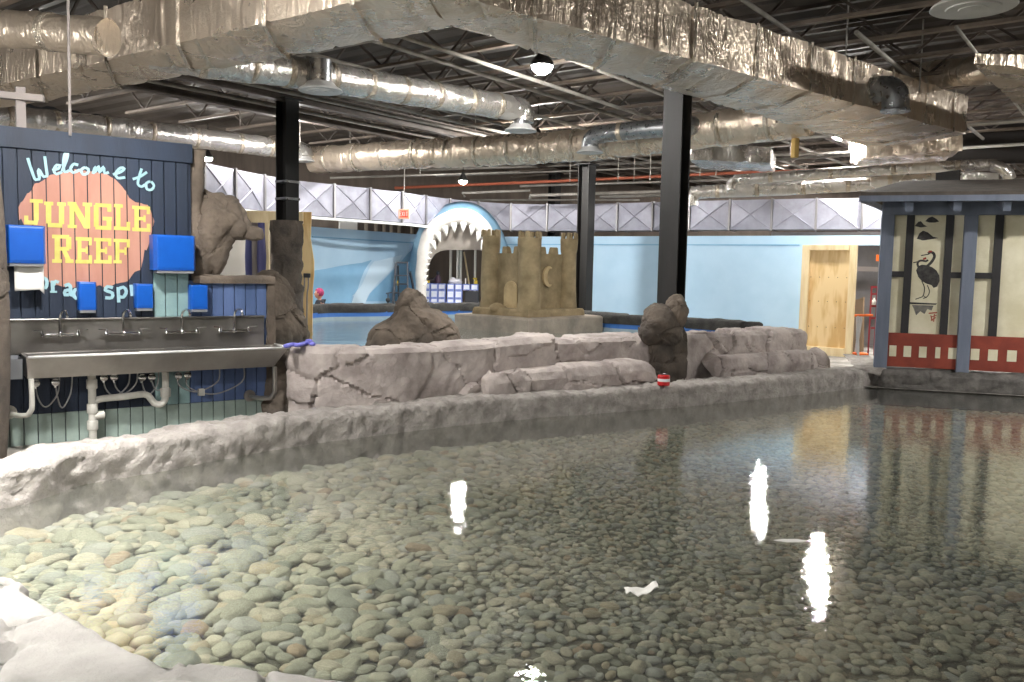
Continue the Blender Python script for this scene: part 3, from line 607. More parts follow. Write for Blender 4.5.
for u0, u1 in ((877.5, 890.5), (960, 973)):
    a, c = hx(u0, 290), hx(u1, 290); b = MB(); b.box(HP.pt((a + c) / 2, (ZH0 - .04 + ZH1) / 2, .02), (c - a, .14, ZH1 - ZH0 + .04), HP.a); b.build('post', 'slate_blue', t, bevel=.008)
b = MB(); b.box(HP.pt(s0 + 4.4, (ZH0 + ZH1) / 2, .02), (.22, .14, ZH1 - ZH0), HP.a); b.build('post', 'slate_blue', t, bevel=.008)
for u0, u1 in ((903, 910.5), (942, 949.8), (991, 999.3), (1128, 1137), (1210, 1220)):
    a, c = hx(u0, 290), hx(u1, 290); b = MB(); b.box(HP.pt((a + c) / 2, (ZR1 + ZH1) / 2, .0), (c - a, .06, ZH1 - ZR1), HP.a); b.build('batten', 'batten_black', t, bevel=.004)
zb0, zb1 = HP.hit(897, 277)[1], HP.hit(897, 271.2)[1]
for u0, u1 in ((890.5, 903), (949.8, 960), (973, 991)):
    a, c = hx(u0, 290), hx(u1, 290); b = MB(); b.box(HP.pt((a + c) / 2, (zb0 + zb1) / 2, -.004), (c - a, .05, zb1 - zb0), HP.a); b.build('crossbar', 'batten_black', t)
b = MB(); b.box(HP.pt((s0 + .1 + SE) / 2, (ZH0 + ZR1) / 2, -.01), (SE - s0 - .1, .08, ZR1 - ZH0), HP.a); band = b.build('red_band', 'brick_red', t, bevel=.004)
zq0, zq1 = HP.hit(892, 356)[1], HP.hit(892, 345.2)[1]
sq = [(889, 896), (903.3, 910.8), (918.7, 926.3), (935, 940), (948, 959.5), (970.3, 979), (987.8, 997.3), (1006.8, 1016.4), (1026, 1036), (1046, 1056)]
for u0, u1 in sq:
    a, c = hx(u0, 352), hx(u1, 352); b = MB(); b.box(HP.pt((a + c) / 2, (zq0 + zq1) / 2, .028), (c - a, .02, zq1 - zq0), HP.a); b.build('cream_square', 'cream_panel', band)
# painted crane panel
def kz(x, y, off): return HP.px(900 + x * .352, 150 + y * .352, off)
b = MB(); a, c = hx(910.5, 290), hx(942, 290); b.box(HP.pt((a + c) / 2, (ZR1 + ZH1) / 2, -.026), (c - a, .012, ZH1 - ZR1), HP.a); pn = b.build('painted_panel', 'cream_panel', t)
b = MB(); e = [-.0195]
def poly(pts, m_): e[0] += .0002; b.prism([kz(x, y, e[0]) for x, y in pts], HP.n * .001, m_)
def stroke(pts, w, m_): e[0] += .0002; b.ribbon(smoothpath([kz(x, y, e[0]) for x, y in pts], .02), w, HP.n, .001, m_)
poly([(72, 202), (82, 192), (92, 189), (102, 194), (112, 203), (100, 206), (84, 206)], 0); poly([(42, 216), (52, 204), (60, 202), (68, 212), (78, 217), (60, 220)], 0); poly([(48, 252), (56, 236), (66, 229), (80, 234), (94, 246), (110, 250), (92, 253), (66, 257)], 0)
INK = ['ink_black', 'ink_grey', 'seal_red']; b.build('ink_hills', INK, pn); b = MB()
poly([(46, 342), (52, 330), (62, 326), (76, 327), (92, 333), (104, 342), (112, 356), (113, 372), (106, 388), (96, 392), (90, 384), (76, 380), (62, 372), (52, 360)], 0)
stroke([(54, 334), (50, 324), (54, 316), (64, 314), (74, 316), (80, 312)], .035, 0); stroke([(78, 330), (90, 318), (98, 304), (96, 294), (88, 290), (80, 294)], .045, 0)
stroke([(60, 314), (48, 318), (38, 320)], .018, 0); stroke([(82, 296), (70, 298), (60, 300)], .018, 0)
poly([(66, 312), (76, 310), (74, 304), (66, 307)], 2); poly([(80, 291), (92, 290), (90, 285), (82, 286)], 2)
stroke([(62, 372), (70, 392), (66, 414), (56, 420), (44, 424)], .016, 0); stroke([(78, 384), (84, 402), (78, 416), (66, 422)], .016, 0); stroke([(66, 414), (76, 420)], .012, 0)
b.build('crane_figures', INK, pn); b = MB()
poly([(24, 432), (106, 436), (102, 440), (28, 438)], 0); poly([(34, 440), (96, 442), (90, 456), (78, 452), (70, 466), (58, 458), (46, 470), (40, 452)], 1)
b.build('ground_wash', INK, pn); b = MB()
stroke([(82, 464), (106, 462)], .02, 2); stroke([(88, 470), (92, 486)], .016, 2); stroke([(98, 466), (96, 488)], .016, 2); stroke([(88, 484), (102, 476)], .016, 2); stroke([(90, 474), (104, 470)], .014, 2)
b.build('red_seal', INK, pn)
# eave beam, rafters and roof
b = MB(); b.box(HP.pt((s0 + SE) / 2, ZH1 + .10, .03), (SE - s0, .16, .24), HP.a); b.build('eave_beam', 'slate_blue', t, bevel=.006)
z1 = ZH1 + .2
for i in range(9):
    s = s0 + .35 + i * .72; b = MB(); b.bar(HP.pt(s, z1 + .22, -.5), HP.pt(s, z1 - .13, .70), .12, .16); b.build('rafter', 'slate_blue', t, bevel=.008)
b = MB(); lo_, hi_ = .78, -2.6
fr = [HP.pt(s0 - .42, z1 + .02, lo_), HP.pt(SE, z1 + .02, lo_), HP.pt(SE, z1 + .42, -1.3), HP.pt(s0 + .45, z1 + .42, -1.3)]
b.add([p for p in fr] + [p + V((0, 0, .09)) for p in fr], [(3, 2, 1, 0), (4, 5, 6, 7), (0, 1, 5, 4), (1, 2, 6, 5), (2, 3, 7, 6), (3, 0, 4, 7)])
fb = [HP.pt(s0 - .42, z1 + .02, lo_), HP.pt(s0 + .45, z1 + .42, -1.3), HP.pt(s0 + .5, z1 + .1, -3.2)]
b.add(fb + [p + V((0, 0, .09)) for p in fb], [(0, 1, 2), (5, 4, 3), (0, 3, 4, 1), (1, 4, 5, 2), (2, 5, 3, 0)])
b.build('roof', 'roof_grey', t, bevel=.01)
b = MB(); b.bar(HP.pt(s0 - .42, z1 + .0, lo_ + .01), HP.pt(SE, z1 + .0, lo_ + .01), .05, .10); b.bar(HP.pt(s0 - .42, z1 + .0, lo_ + .01), HP.pt(s0 + .45, z1 + .06, -3.1), .05, .10); b.build('fascia', 'slate_blue', t, bevel=.006)
mat('ledge_rock', rgb(108, 104, 100), .8, col2=rgb(62, 60, 57), vs=4., bump=.8, bs=14, bdist=.03)
t = thing('stone_plinth', HP.pt(3, 0, .2), 'dark wet stone ledge under the teahouse at the water line', 'stone ledge')
b = MB(); strip(b, [HP.pt(-.02, 0, .22), HP.pt(3, 0, .24), HP.pt(6.8, 0, .22)], [(0, ZB), (-.02, ZH0 - .12), (.05, ZH0 - .03), (.4, ZH0 - .02), (.45, 0)], .04, .045, 1.4, 83., endr=.1, fine=.4); b.build('ledge', 'ledge_rock', t, smooth=True, angle=.7)
b = MB(); strip(b, [HP.pt(-.12, 0, .16), HP.pt(-.2, 0, -2.6)], [(-.3, 0), (-.28, ZH0 - .1), (-.2, ZH0 - .02), (.3, ZH0 - .03)], .06, .03, 1.4, 93., endr=.1); b.build('ledge', 'curb_stone', t, smooth=True, angle=.7)
# ---------------------------------------------------------------- steel columns
mat('black_steel', rgb(35, 34, 33), .65, 0., col2=rgb(26, 25, 24), vs=4., stretch=(1, 1, .2), spec=.35)
mat('dark_steel', rgb(96, 86, 78), .6, .1, col2=rgb(70, 62, 56), vs=3.)
mat('galvanised', rgb(176, 178, 180), .32, .9, col2=rgb(140, 143, 146), vs=7., rvar=.1)
mat('light_pipe', rgb(160, 155, 147), .45, .2, col2=rgb(130, 126, 119), vs=3.)
mat('copper_pipe', rgb(170, 92, 66), .5, .2)
def column(c, z0, z1, w, ax, label, name='steel_column'):
    t = thing(name, V((c.x, c.y, z0)), label, 'column'); y = V((-ax.y, ax.x, 0))
    for s_ in (-1, 1):
        b = MB(); b.box(V((c.x, c.y, (z0 + z1) / 2)) + y * s_ * (w / 2 - .012), (w, .024, z1 - z0), ax); b.build('flange', 'black_steel', t, bevel=.003)
    b = MB(); b.box(V((c.x, c.y, (z0 + z1) / 2)), (.02, w - .04, z1 - z0), ax); b.build('web', 'black_steel', t)
    b = MB(); b.box(V((c.x, c.y, z1 - .02)), (w + .12, w + .12, .03), ax); b.build('cap_plate', 'black_steel', t); return t
cm = at(671, 300, 13.55)
column(cm, .2, 5.2, .33, Q_, 'thick black steel column rising from the rock bench at the centre right')
cl = at(287.5, 250, 16.6)
tc_ = column(cl, .3, 5.1, .31, P_, 'black steel column with a rock wrapped foot behind the sink wall')
for v in (182, 199):
    z = at(288, v, 16.6).z; b = MB(); b.box(V((cl.x, cl.y, z)), (.335, .335, .045), P_); b.build('strap', 'galvanised', tc_)
cf = at(586, 210, 21.5)
column(cf, .3, 4.6, .32, P_, 'distant black steel column behind the sandcastle')
cf2 = at(554, 210, 28); column(cf2, .0, 5.1, .3, P_, 'farthest black column seen faintly left of the distant column')
# rock wraps
t = thing('column_rock', V((cm.x, cm.y, 0)), 'dark carved rocks wrapped round the foot of the thick central column', 'rock')
k = 13.5 / F
b = MB(); boulder(b, at(660, 324, 13.1), [((0, 0, 0), (.24, .26, .27)), ((-.14, 0, -.16), (.2, .2, .2)), ((.15, .05, -.14), (.2, .22, .22)), ((0, .1, -.4), (.28, .2, .3))], 6, .085, 1.6, 37., crack=.2, tilt=1.); b.build('boulder', 'dark_rock', t, smooth=True, angle=.6)
b = MB(); boulder(b, at(677, 309, 13.2), [((0, 0, -.03), (.14, .24, .27)), ((-.06, 0, .0), (.12, .2, .2))], 6, .06, 1.7, 44., crack=.2, tilt=1.); b.build('boulder', 'brown_rock', t, smooth=True, angle=.6)
b = MB(); strip(b, [at(652, 390, 12.95) * 1, at(690, 388, 13.3)], [(0, 0), (0, .62), (.03, .98), (.1, 1.05), (.5, 1.05), (.6, 0)], .05, .06, 1.8, 41., endr=.08, crack=.5)
b.v = [p if p.z > -.5 else p for p in b.v]; b.build('pier', 'dark_rock', t, smooth=True, angle=.6)
for v in b.v: pass
t = thing('column_rock', V((cl.x, cl.y, 0)), 'rough dark rock casing round the foot of the column behind the sink wall', 'rock')
b = MB(); pts = [V((cl.x, cl.y, z)) for z in (.3, .9, 1.5, 2.1, 2.6, 2.78)]; b.tube(smoothpath(pts, .06), [.30] * 45, 26); n_ = len(b.v)
b.v = [disp(p, (p - V((cl.x, cl.y, p.z))).normalized(), .06, 2.2, 3., crack=.6) for p in b.v]; b.build('casing', 'dark_rock', t, smooth=True, angle=.6)
for lab, u, v, d, lobes, m_ in (('brown sloping boulder in the raised pool beside the low blue wall', 272, 310, 14.5, [((0, 0, -.1), (.42, .5, .75)), ((-.12, 0, .25), (.3, .4, .38)), ((.25, 0, -.35), (.36, .4, .45))], 'brown_rock'),
                          ('grey brown peaked boulder standing in the raised pool left of the sandcastle', 415, 320, 12.7, [((-.04, 0, .10), (.27, .38, .38)), ((.08, 0, -.04), (.46, .5, .24)), ((-.02, 0, -.32), (.68, .6, .40)), ((-.36, -.15, -.3), (.30, .35, .28)), ((.34, -.1, -.25), (.34, .4, .3))], 'brown_rock')):
    b = MB(); boulder(b, at(u, v, d), lobes, 6, .05, 1.8, u * .07 + 3., zmin=.2, crack=.5, tilt=.6, fine=.5); tag(b.build('boulder', m_, smooth=True, angle=.7), lab, 'boulder')
# ---------------------------------------------------------------- sandcastle
mat('wet_sand', rgb(146, 130, 100), .9, col2=rgb(112, 98, 72), vs=3., bump=.35, bs=40, bdist=.01)
mat('pale_sand', rgb(176, 156, 118), .9, col2=rgb(150, 130, 96), vs=4., bump=.3, bs=40, bdist=.01)
mat('plinth_stone', rgb(150, 140, 126), .9, col2=rgb(116, 108, 98), vs=2., bump=.5, bs=18)
cc = at(528.5, 316, 17.75); cc.z = 0; k = 17.75 / F
ux = V((1, 0, 0)).lerp(V((.15, .98, 0)), 0); d1 = V((.72, .69, 0)).normalized(); d2 = V((-.69, .72, 0)).normalized()    # right wall / left wall directions from the near corner
t = thing('sandcastle', V((cc.x, cc.y, .2)), 'tan sandcastle with four battlemented towers on a stone plinth in the raised pool', 'sandcastle')
def sandy(mb, amp=.02, sc=3.):
    mb.v = [p + V((N.noise(p * sc), N.noise(p * sc + V((9, 0, 0))), .4 * N.noise(p * sc + V((0, 9, 0))))) * amp for p in mb.v]; return mb
def slab(mb, c, a, half, z0, z1, n=10, tp=.97):
    y = V((-a.y, a.x, 0)); rows = []
    for z, kk in ((z0, 1), (lerp(z0, z1, .5), .99), (z1 - .03, tp + .01), (z1, tp - .02)):
        ring = []
        for (i0, j0), (i1, j1) in (((-1, -1), (1, -1)), ((1, -1), (1, 1)), ((1, 1), (-1, 1)), ((-1, 1), (-1, -1))):
            for q in range(n): ring.append(c + a * half * kk * lerp(i0, i1, q / n) + y * half * kk * lerp(j0, j1, q / n) + V((0, 0, z)))
        rows.append(ring)
    mb.grid(rows, close=True); mb.add(rows[-1], [tuple(range(len(rows[-1])))]); return mb
sandy(slab(MB(), cc, d1, 1.12, .2, 1.0), .06, 1.6).build('plinth_slab', 'plinth_stone', t, smooth=True, angle=.6)
sandy(slab(MB(), cc, d1, .84, .95, 1.15), .03, 3).build('plinth_step', 'wet_sand', t, smooth=True, angle=.6)
H_ = .575; cor = {'near': cc - d1 * H_ - d2 * H_, 'right': cc + d1 * H_ - d2 * H_, 'left': cc - d1 * H_ + d2 * H_, 'back': cc + d1 * H_ + d2 * H_}
def tower(c, r, zt):
    mb = MB(); mb.lathe(c, [(r * 1.12, 1.1), (r * 1.05, 1.3), (r, 1.7), (r * .97, zt - .3), (r * 1.02, zt - .22), (r * 1.03, zt - .02), (r * 1.0, zt), (r * .66, zt), (r * .66, zt - .1), (.01, zt - .1)], 28); sandy(mb, .03, 3.5); tw = mb.build('tower', 'wet_sand', t, smooth=True, angle=.7)
    for q in range(6):
        a = 2 * pi * q / 6 + .3; mb = MB(); mb.box(c + V((cos(a), sin(a), 0)) * r * .9 + V((0, 0, zt + .05)), (r * .34, r * .5, .16), (cos(a), sin(a)), taper=.8); sandy(mb, .02, 5); mb.build('merlon', 'wet_sand', tw, bevel=.02)
tower(cor['near'], .225, 2.56); tower(cor['right'], .17, 2.58); tower(cor['left'], .19, 2.62); tower(cor['back'], .2, 2.5)
def cwall(p, q, mer):
    a = (q - p).normalized(); L = (q - p).length; mb = MB(); zs = 2.26; y = V((a.y, -a.x, 0))
    rows = []
    for j in range(12):
        z = lerp(1.04, zs, j / 11); rows.append([p + a * L * i / 12 + y * (-.01 if z > zs - .16 else -.05) + V((0, 0, z)) for i in range(13)])
    rows.append([p + a * L * i / 12 - y * .14 + V((0, 0, zs)) for i in range(13)]); rows.append([p + a * L * i / 12 - y * .15 + V((0, 0, 1.04)) for i in range(13)]); mb.grid(rows); sandy(mb, .02, 4.); w = mb.build('wall', 'wet_sand', t, smooth=True, angle=.7)
    for s in mer:
        mb = MB(); mb.box(p + a * L * s - y * .07 + V((0, 0, zs + .06)), (.16, .13, .16), a, taper=.82); sandy(mb, .02, 5.); mb.build('merlon', 'wet_sand', w, bevel=.02)
    return w
wl = cwall(cor['left'], cor['near'], (.34, .64)); wr = cwall(cor['near'], cor['right'], (.36, .66)); cwall(cor['right'], cor['back'], (.35, .65)); cwall(cor['back'], cor['left'], (.35, .65))
y = V((d1.y, -d1.x, 0)); c0 = cor['near'].lerp(cor['right'], .50) - y * .05 + V((0, 0, 1.80)); mb = MB(); P = []
for i in range(17):
    a = lerp(-pi * .62, pi * .62, i / 16) + pi; P.append(c0 + d1 * (.16 * cos(a)) + V((0, 0, .21 * sin(a))))
for i in range(17):
    a = lerp(pi * .62, -pi * .62, i / 16) + pi; P.append(c0 + d1 * (.10 * cos(a) + .05) + V((0, 0, .17 * sin(a))))
mb.prism(P, y * .05); mb.build('crescent', 'pale_sand', wr, bevel=.01)
y2 = V((-d2.y, d2.x, 0)); y2 = y2 if y2.dot(CAM - cc) > 0 else -y2
c0 = cor['left'].lerp(cor['near'], .52) - y2 * .05; dv = (cor['near'] - cor['left']).normalized(); P = [c0 + dv * .2 + V((0, 0, 1.14)), c0 - dv * .2 + V((0, 0, 1.14))] + [c0 + dv * .2 * cos(pi - pi * i / 10) + V((0, 0, 1.50 + .2 * sin(pi * i / 10))) for i in range(11)]
mb = MB(); mb.prism(P, y2 * .035); mb.build('doorway', 'pale_sand', wl, bevel=.01)
mb = MB(); boulder(mb, cor['near'] - d1 * .0 + d2 * .75 - d1 * .18 + V((0, 0, 1.14)), [((0, 0, 0), (.16, .13, .11)), ((.12, 0, -.02), (.1, .1, .08))], 4, .02, 3., 2.); mb.build('sand_mound', 'wet_sand', t, smooth=True)
# ---------------------------------------------------------------- small things near the bench
mat('can_red', rgb(196, 30, 34), .35); mat('can_white', rgb(226, 226, 226), .4); mat('aluminium', rgb(200, 200, 204), .25, 1.)
p = onz(663.5, 385.5, ZC + .01); t = thing('drink_can', p, 'red and white drink can standing on the curb at the foot of the central column', 'can')
kk = p.y / F; r = 6.2 * kk; h = .16
mb = MB(); mb.lathe(p, [(r * .8, 0), (r, .012), (r, h - .02), (r * .82, h)], 20); cb = mb.build('can_body', 'can_red', t, smooth=True, angle=.6)
mb = MB(); mb.lathe(p, [(r * 1.01, h * .38), (r * 1.012, h * .4), (r * 1.012, h * .62), (r * 1.01, h * .64)], 20); mb.build('white_band', 'can_white', cb, smooth=True)
mb = MB(); mb.lathe(p, [(r * .82, h), (r * .82, h + .006), (r * .72, h + .006), (r * .70, h - .004)], 20); mb.build('lid', 'aluminium', t, smooth=True, angle=.6)
mat('lavender', rgb(122, 122, 206), .7, col2=rgb(98, 98, 186), vs=8.)
mb = MB(); q = [onz(u, v, 1.0) for u, v in ((286, 346), (292, 344.5), (298, 345), (304, 343.5), (309, 342.5), (313, 344))]; mb.tube(smoothpath(q, .02), .034, 12, ell=.7); mb.lathe(q[-2], [(.02, -.02), (.045, 0), (.045, .03), (.02, .04)], 12); tag(mb.build('rubber_glove', 'lavender', smooth=True), 'lavender rubber glove lying on the left end of the rock bench', 'glove')
mat('white_scrap', rgb(226, 224, 218), .8)
c = onz(641, 594, ZW + .012); mb = MB(); rows = []
for j in range(6): rows.append([c + V(((i - 4) * .024 + .01 * N.noise(V((i, j, 1))), (j - 2.5) * .02 + .012 * N.noise(V((i, j, 5))), .02 + .03 * N.noise(V((i * .5, j * .6, 0))) + (.045 * max(0, i - 5) / 3))) * 1. for i in range(9)])
mb.grid(rows); o = mb.build('paper_scrap', 'white_scrap', smooth=True); o.modifiers.new('s', 'SOLIDIFY').thickness = .003; tag(o, 'white crumpled scrap floating on the pool near the bottom centre', 'scrap')
c = onz(790, 541, ZW + .004); mb = MB(); mb.prism([c + V((x, y, 0)) for x, y in ((-.12, 0), (-.05, .03), (.06, .035), (.13, 0), (.07, -.035), (-.04, -.04))], V((0, 0, .006))); tag(mb.build('floating_leaf', 'white_scrap', bevel=.002), 'pale flat leaf floating on the water right of the white scrap', 'leaf')
# ---------------------------------------------------------------- blue mural walls
mat('sky_paint', rgb(176, 206, 228), .75, col2=rgb(166, 198, 222), vs=1.)
mat('mid_blue_paint', rgb(132, 178, 210), .75, col2=rgb(122, 168, 202), vs=2.)
mat('pale_paint', rgb(196, 218, 234), .75)
mat('plywood', rgb(224, 196, 146), .6, col2=rgb(202, 164, 106), vs=1.6, stretch=(2.5, 2.5, .5), det=3., lo=.45, hi=.6)
mat('pine', rgb(232, 214, 174), .6, col2=rgb(216, 192, 146), vs=3., stretch=(3, 3, .4))
mat('white_paint', rgb(236, 234, 228), .6)
mat('purple_paint', rgb(86, 84, 128), .6, col2=rgb(64, 70, 122), vs=2., stretch=(1, 1, .3))
mat('grey_post', rgb(130, 122, 118), .7)
BL = Plane(at(313, 300, 22.4), at(420, 300, 26.2) - at(313, 300, 22.4))
BR = Plane(at(490, 300, 26.6), at(850, 300, 21.3) - at(490, 300, 26.6))
ZBW = 2.95
def bluewall(name, PL, u0, u1, zt):
    a, c = PL.hit(u0, 300)[0], PL.hit(u1, 300)[0]; b = MB(); b.box(PL.pt((a + c) / 2, zt / 2, -.08), (c - a, .16, zt), PL.a); return tag(b.build(name, 'sky_paint'), kind='structure')
bluewall('wall_back_left', BL, 300, 421, ZBW)
bluewall('wall_back_right', BR, 484, 804, ZBW)
a, c = BR.hit(803, 300)[0], BR.hit(896, 300)[0]
b = MB(); b.box(BR.pt((a + c) / 2, ZBW - .12, -.08), (c - a, .16, .24), BR.a); tag(b.build('trim_1', 'sky_paint'), kind='structure')
b = MB(); a, c = BR.hit(484, 300)[0], BR.hit(797, 300)[0]; b.box(BR.pt((a + c) / 2, ZBW - .24, .012), (c - a, .02, .03), BR.a); a, c = BL.hit(312, 300)[0], BL.hit(421, 300)[0]; b.box(BL.pt((a + c) / 2, ZBW - .26, .012), (c - a, .02, .03), BL.a); tag(b.build('trim_2', 'mid_blue_paint'), kind='structure')
def patch(name, polys, m_, lab):
    b = MB()
    for i, pl in enumerate(polys): b.prism([BL.px(300 + x * .2054, 170 + y * .2054, .004 + i * .002) for x, y in pl], BL.n * .004)
    tag(b.build(name, m_), lab, 'mural')
patch('mural_whale', [[(62, 490), (120, 482), (200, 466), (250, 458), (300, 452), (350, 437), (330, 462), (312, 490), (296, 530), (280, 580), (262, 612), (250, 650), (64, 650)], [(320, 640), (340, 600), (380, 560), (420, 520), (470, 470), (530, 400), (545, 390), (545, 640)]], 'mid_blue_paint', 'darker blue wave shapes painted on the pale blue mural left of the shark')
patch('mural_wave', [[(248, 620), (300, 560), (340, 470), (360, 445), (430, 430), (500, 412), (462, 472), (420, 510), (372, 556), (330, 610), (316, 650), (246, 650)]], 'pale_paint', 'pale wave streak painted between the darker blue shapes of the mural')
# brown stud wall seen over the blue walls
# ---------------------------------------------------------------- crossbroken wall duct
mat('quilt_foil', rgb(172, 172, 184), .5, .5, col2=rgb(152, 152, 164), vs=3., bump=.15, bs=8)
mat('duct_flange', rgb(150, 148, 148), .4, .8)
mat('white_strip', rgb(232, 232, 230), .5)
DP = [V((p.x, p.y, 0)) for p in (at(172, 200, 16.2), at(215, 200, 17.7), at(285, 200, 20.2), at(345, 200, 21.6), at(400, 200, 23.), at(450, 200, 25.), at(510, 200, 26.3), at(580, 200, 25.9), at(640, 200, 24.9), at(700, 200, 23.9), at(780, 200, 22.9), at(850, 200, 22.2), at(960, 200, 21.5), at(1060, 200, 21.))]
D0, D1 = 3.15, 3.95
dense = smoothpath(DP, .1); acc = [0]
for p, q in zip(dense, dense[1:]): acc.append(acc[-1] + (q - p).length)
NP = int(acc[-1] / 1.12); 
def along(s):
    i = max(0, min(len(acc) - 2, int(np.searchsorted(acc, s)) - 1)); return dense[i].lerp(dense[i + 1], (s - acc[i]) / max(1e-6, acc[i + 1] - acc[i]))
t = thing('wall_duct', V((dense[80].x, dense[80].y, D0)), 'long silver rectangular duct with cross pressed square panels curving above the blue walls', 'duct')
stops = [along(acc[-1] * i / NP) for i in range(NP + 1)]
for p, q in zip(stops, stops[1:]):
    a = (q - p).normalized(); nrm = V((a.y, -a.x, 0)); b = MB(); g = .03
    c4 = [p + a * g + V((0, 0, D0)), q - a * g + V((0, 0, D0)), q - a * g + V((0, 0, D1)), p + a * g + V((0, 0, D1))]; mid = (p + q) / 2 + V((0, 0, (D0 + D1) / 2)) + nrm * .05
    bk = [x - nrm * .7 for x in c4]; b.add(c4 + [mid] + bk, [(0, 1, 4), (1, 2, 4), (2, 3, 4), (3, 0, 4), (0, 5, 6, 1), (1, 6, 7, 2), (2, 7, 8, 3), (3, 8, 5, 0), (5, 8, 7, 6)])
    for x, y_ in ((0, 2), (1, 3)):
        b.tube([c4[x].lerp(c4[y_], .02), mid, c4[x].lerp(c4[y_], .98)], .016, 6)
    b.build('duct_panel', 'quilt_foil', t)
    b = MB(); b.box(p + V((0, 0, (D0 + D1) / 2)) - nrm * .33, (.05, .76, D1 - D0 + .05), a); b.build('flange', 'duct_flange', t)
b = MB(); ps = [s - V((0, 0, 0)) for s in stops]
for p, q in zip(stops[:-1], stops[1:]):
    if proj((q + p) / 2 + V((0, 0, 3)))[0] > 455: continue
    a = (q - p); nrm = V((a.y, -a.x, 0)).normalized(); b.box((p + q) / 2 + nrm * .1 + V((0, 0, D0 - .06)), (a.length, .10, .06), (a.x, a.y))
tag(b.build('light_strip', 'white_strip'), 'thin white strip running under the silver cross pressed duct', 'strip')
# studs and bits on the brown wall between duct and blue wall
mat('drywall', rgb(214, 210, 204), .8); mat('stud', rgb(150, 138, 124), .7)
SB = Plane(at(330, 220, 27.4), at(470, 220, 30.2) - at(330, 220, 27.4))
b = MB(); a, c = SB.hit(180, 225)[0], SB.hit(520, 225)[0]; b.box(SB.pt((a + c) / 2, 1.75, -.1), (c - a, .1, 3.5), SB.a); tag(b.build('wall_inner', 'brown_wall'), kind='structure')
for i, u in enumerate((344, 352, 366, 376, 384, 391, 399, 412, 420, 428)):
    if i in (0,): pass
    b = MB(); s = SB.hit(u, 225)[0]; w = .09 if i > 1 else .34; b.box(SB.pt(s, 1.7, .0), (w, .08, 3.4), SB.a); tag(b.build('wall_stud', 'stud' if i > 1 else 'drywall'), ('pale upright stud on the brown wall above the blue mural' if i > 1 else 'white drywall strip on the brown wall above the blue mural'), 'stud', 'studs above the mural' if i > 1 else 'drywall strips')
for u, w in ((450.5, .06), (457.6, .07), (460.6, .06), (475, .05)):
    p = at(u, 275, 27.0); b = MB(); b.tube([V((p.x, p.y, 0)), V((p.x, p.y, 3.2))], w / 2 + .01, 8); tag(b.build('white_pipe', 'white_paint', smooth=True), 'thin white upright pipe behind the opening in the shark mouth', 'pipe', 'pipes behind the shark mouth')
b = MB(); b.tube([at(471, 296, 26.2), at(464, 252, 26.8)], .03, 8); tag(b.build('broom_handle', 'pine', smooth=True), 'slanted wooden pole leaning behind the cartons in the shark mouth', 'pole')
# ---------------------------------------------------------------- shark head
mat('shark_blue', rgb(132, 168, 190), .6, col2=rgb(104, 144, 172), vs=1.5)
mat('shark_white', rgb(216, 213, 208), .6, col2=rgb(198, 194, 188), vs=3., bump=.3, bs=12)
mat('gum', rgb(186, 178, 170), .6, col2=rgb(166, 158, 150), vs=2., bump=.3, bs=8)
mat('tooth_white', rgb(246, 245, 240), .4)
DS = 24.0
def sh(u, v, d=0.): return at(u, v, DS + d)
pth = [(423, 318), (421.5, 296), (421, 280), (422, 264), (425, 248), (430, 235), (438, 225), (448, 219), (458, 216.5), (468, 217.5), (477, 222), (485, 231), (490.5, 243), (494, 256), (495.5, 270), (496, 290), (496, 318)]
G = smoothpath([sh(u, v) for u, v in pth], .09); gc = sh(461, 268)
t = thing('shark_head', xyz(gc, 0), 'giant open mouthed shark head archway with white gums and rows of teeth', 'shark sculpture')
b = MB(); n = len(G); b.tube(G, [.13 + .09 * sin(pi * i / (n - 1)) ** 2 for i in range(n)], 16); b.v = [p + V((N.noise(p * 3), 0, N.noise(p * 3 + V((5, 0, 0))))) * .03 for p in b.v]; b.build('lips', 'shark_white', t, smooth=True)
b = MB(); rows = []
for g0, g1, dy in ((1.0, .10, -.06), (1.0, .17, .06), (1.02, .22, .3), (1.05, .30, .55), (1.07, .38, .8)):
    rows.append([gc + (p - gc) * g0 + V(((p - gc).x, 0, (p - gc).z)).normalized() * g1 + V((0, dy, 0)) - (V((0, 0, 0))) for p in G])
b.grid(rows); o = b.build('head_shell', 'shark_blue', t, smooth=True); o.modifiers.new('s', 'SOLIDIFY').thickness = .04
opn = [(426, 318), (425.8, 296), (426, 284), (427, 272), (430, 262), (436, 253.5), (444, 250.5), (455, 250), (466, 250), (477, 250), (486, 252), (491, 258), (494.5, 266), (496, 276), (497, 286), (497, 296), (497, 318)]
O = smoothpath([sh(u, v, .4) for u, v in opn], .09)
def rs_(pts, k):
    L = [0]
    for p, q in zip(pts, pts[1:]): L.append(L[-1] + (q - p).length)
    return [V([float(np.interp(L[-1] * i / k, L, [p[j] for p in pts])) for j in range(3)]) for i in range(k + 1)]
Ga, Oa = rs_(G, 60), rs_(O, 60); b = MB(); b.grid([[p.lerp(q, f_) + V((0, .35 * sin(pi * f_) * .6, 0)) for p, q in zip(Ga, Oa)] for f_ in (0, .25, .5, .75, 1)])
o = b.build('mouth_roof', 'gum', t, smooth=True); o.modifiers.new('s', 'SOLIDIFY').thickness = .05
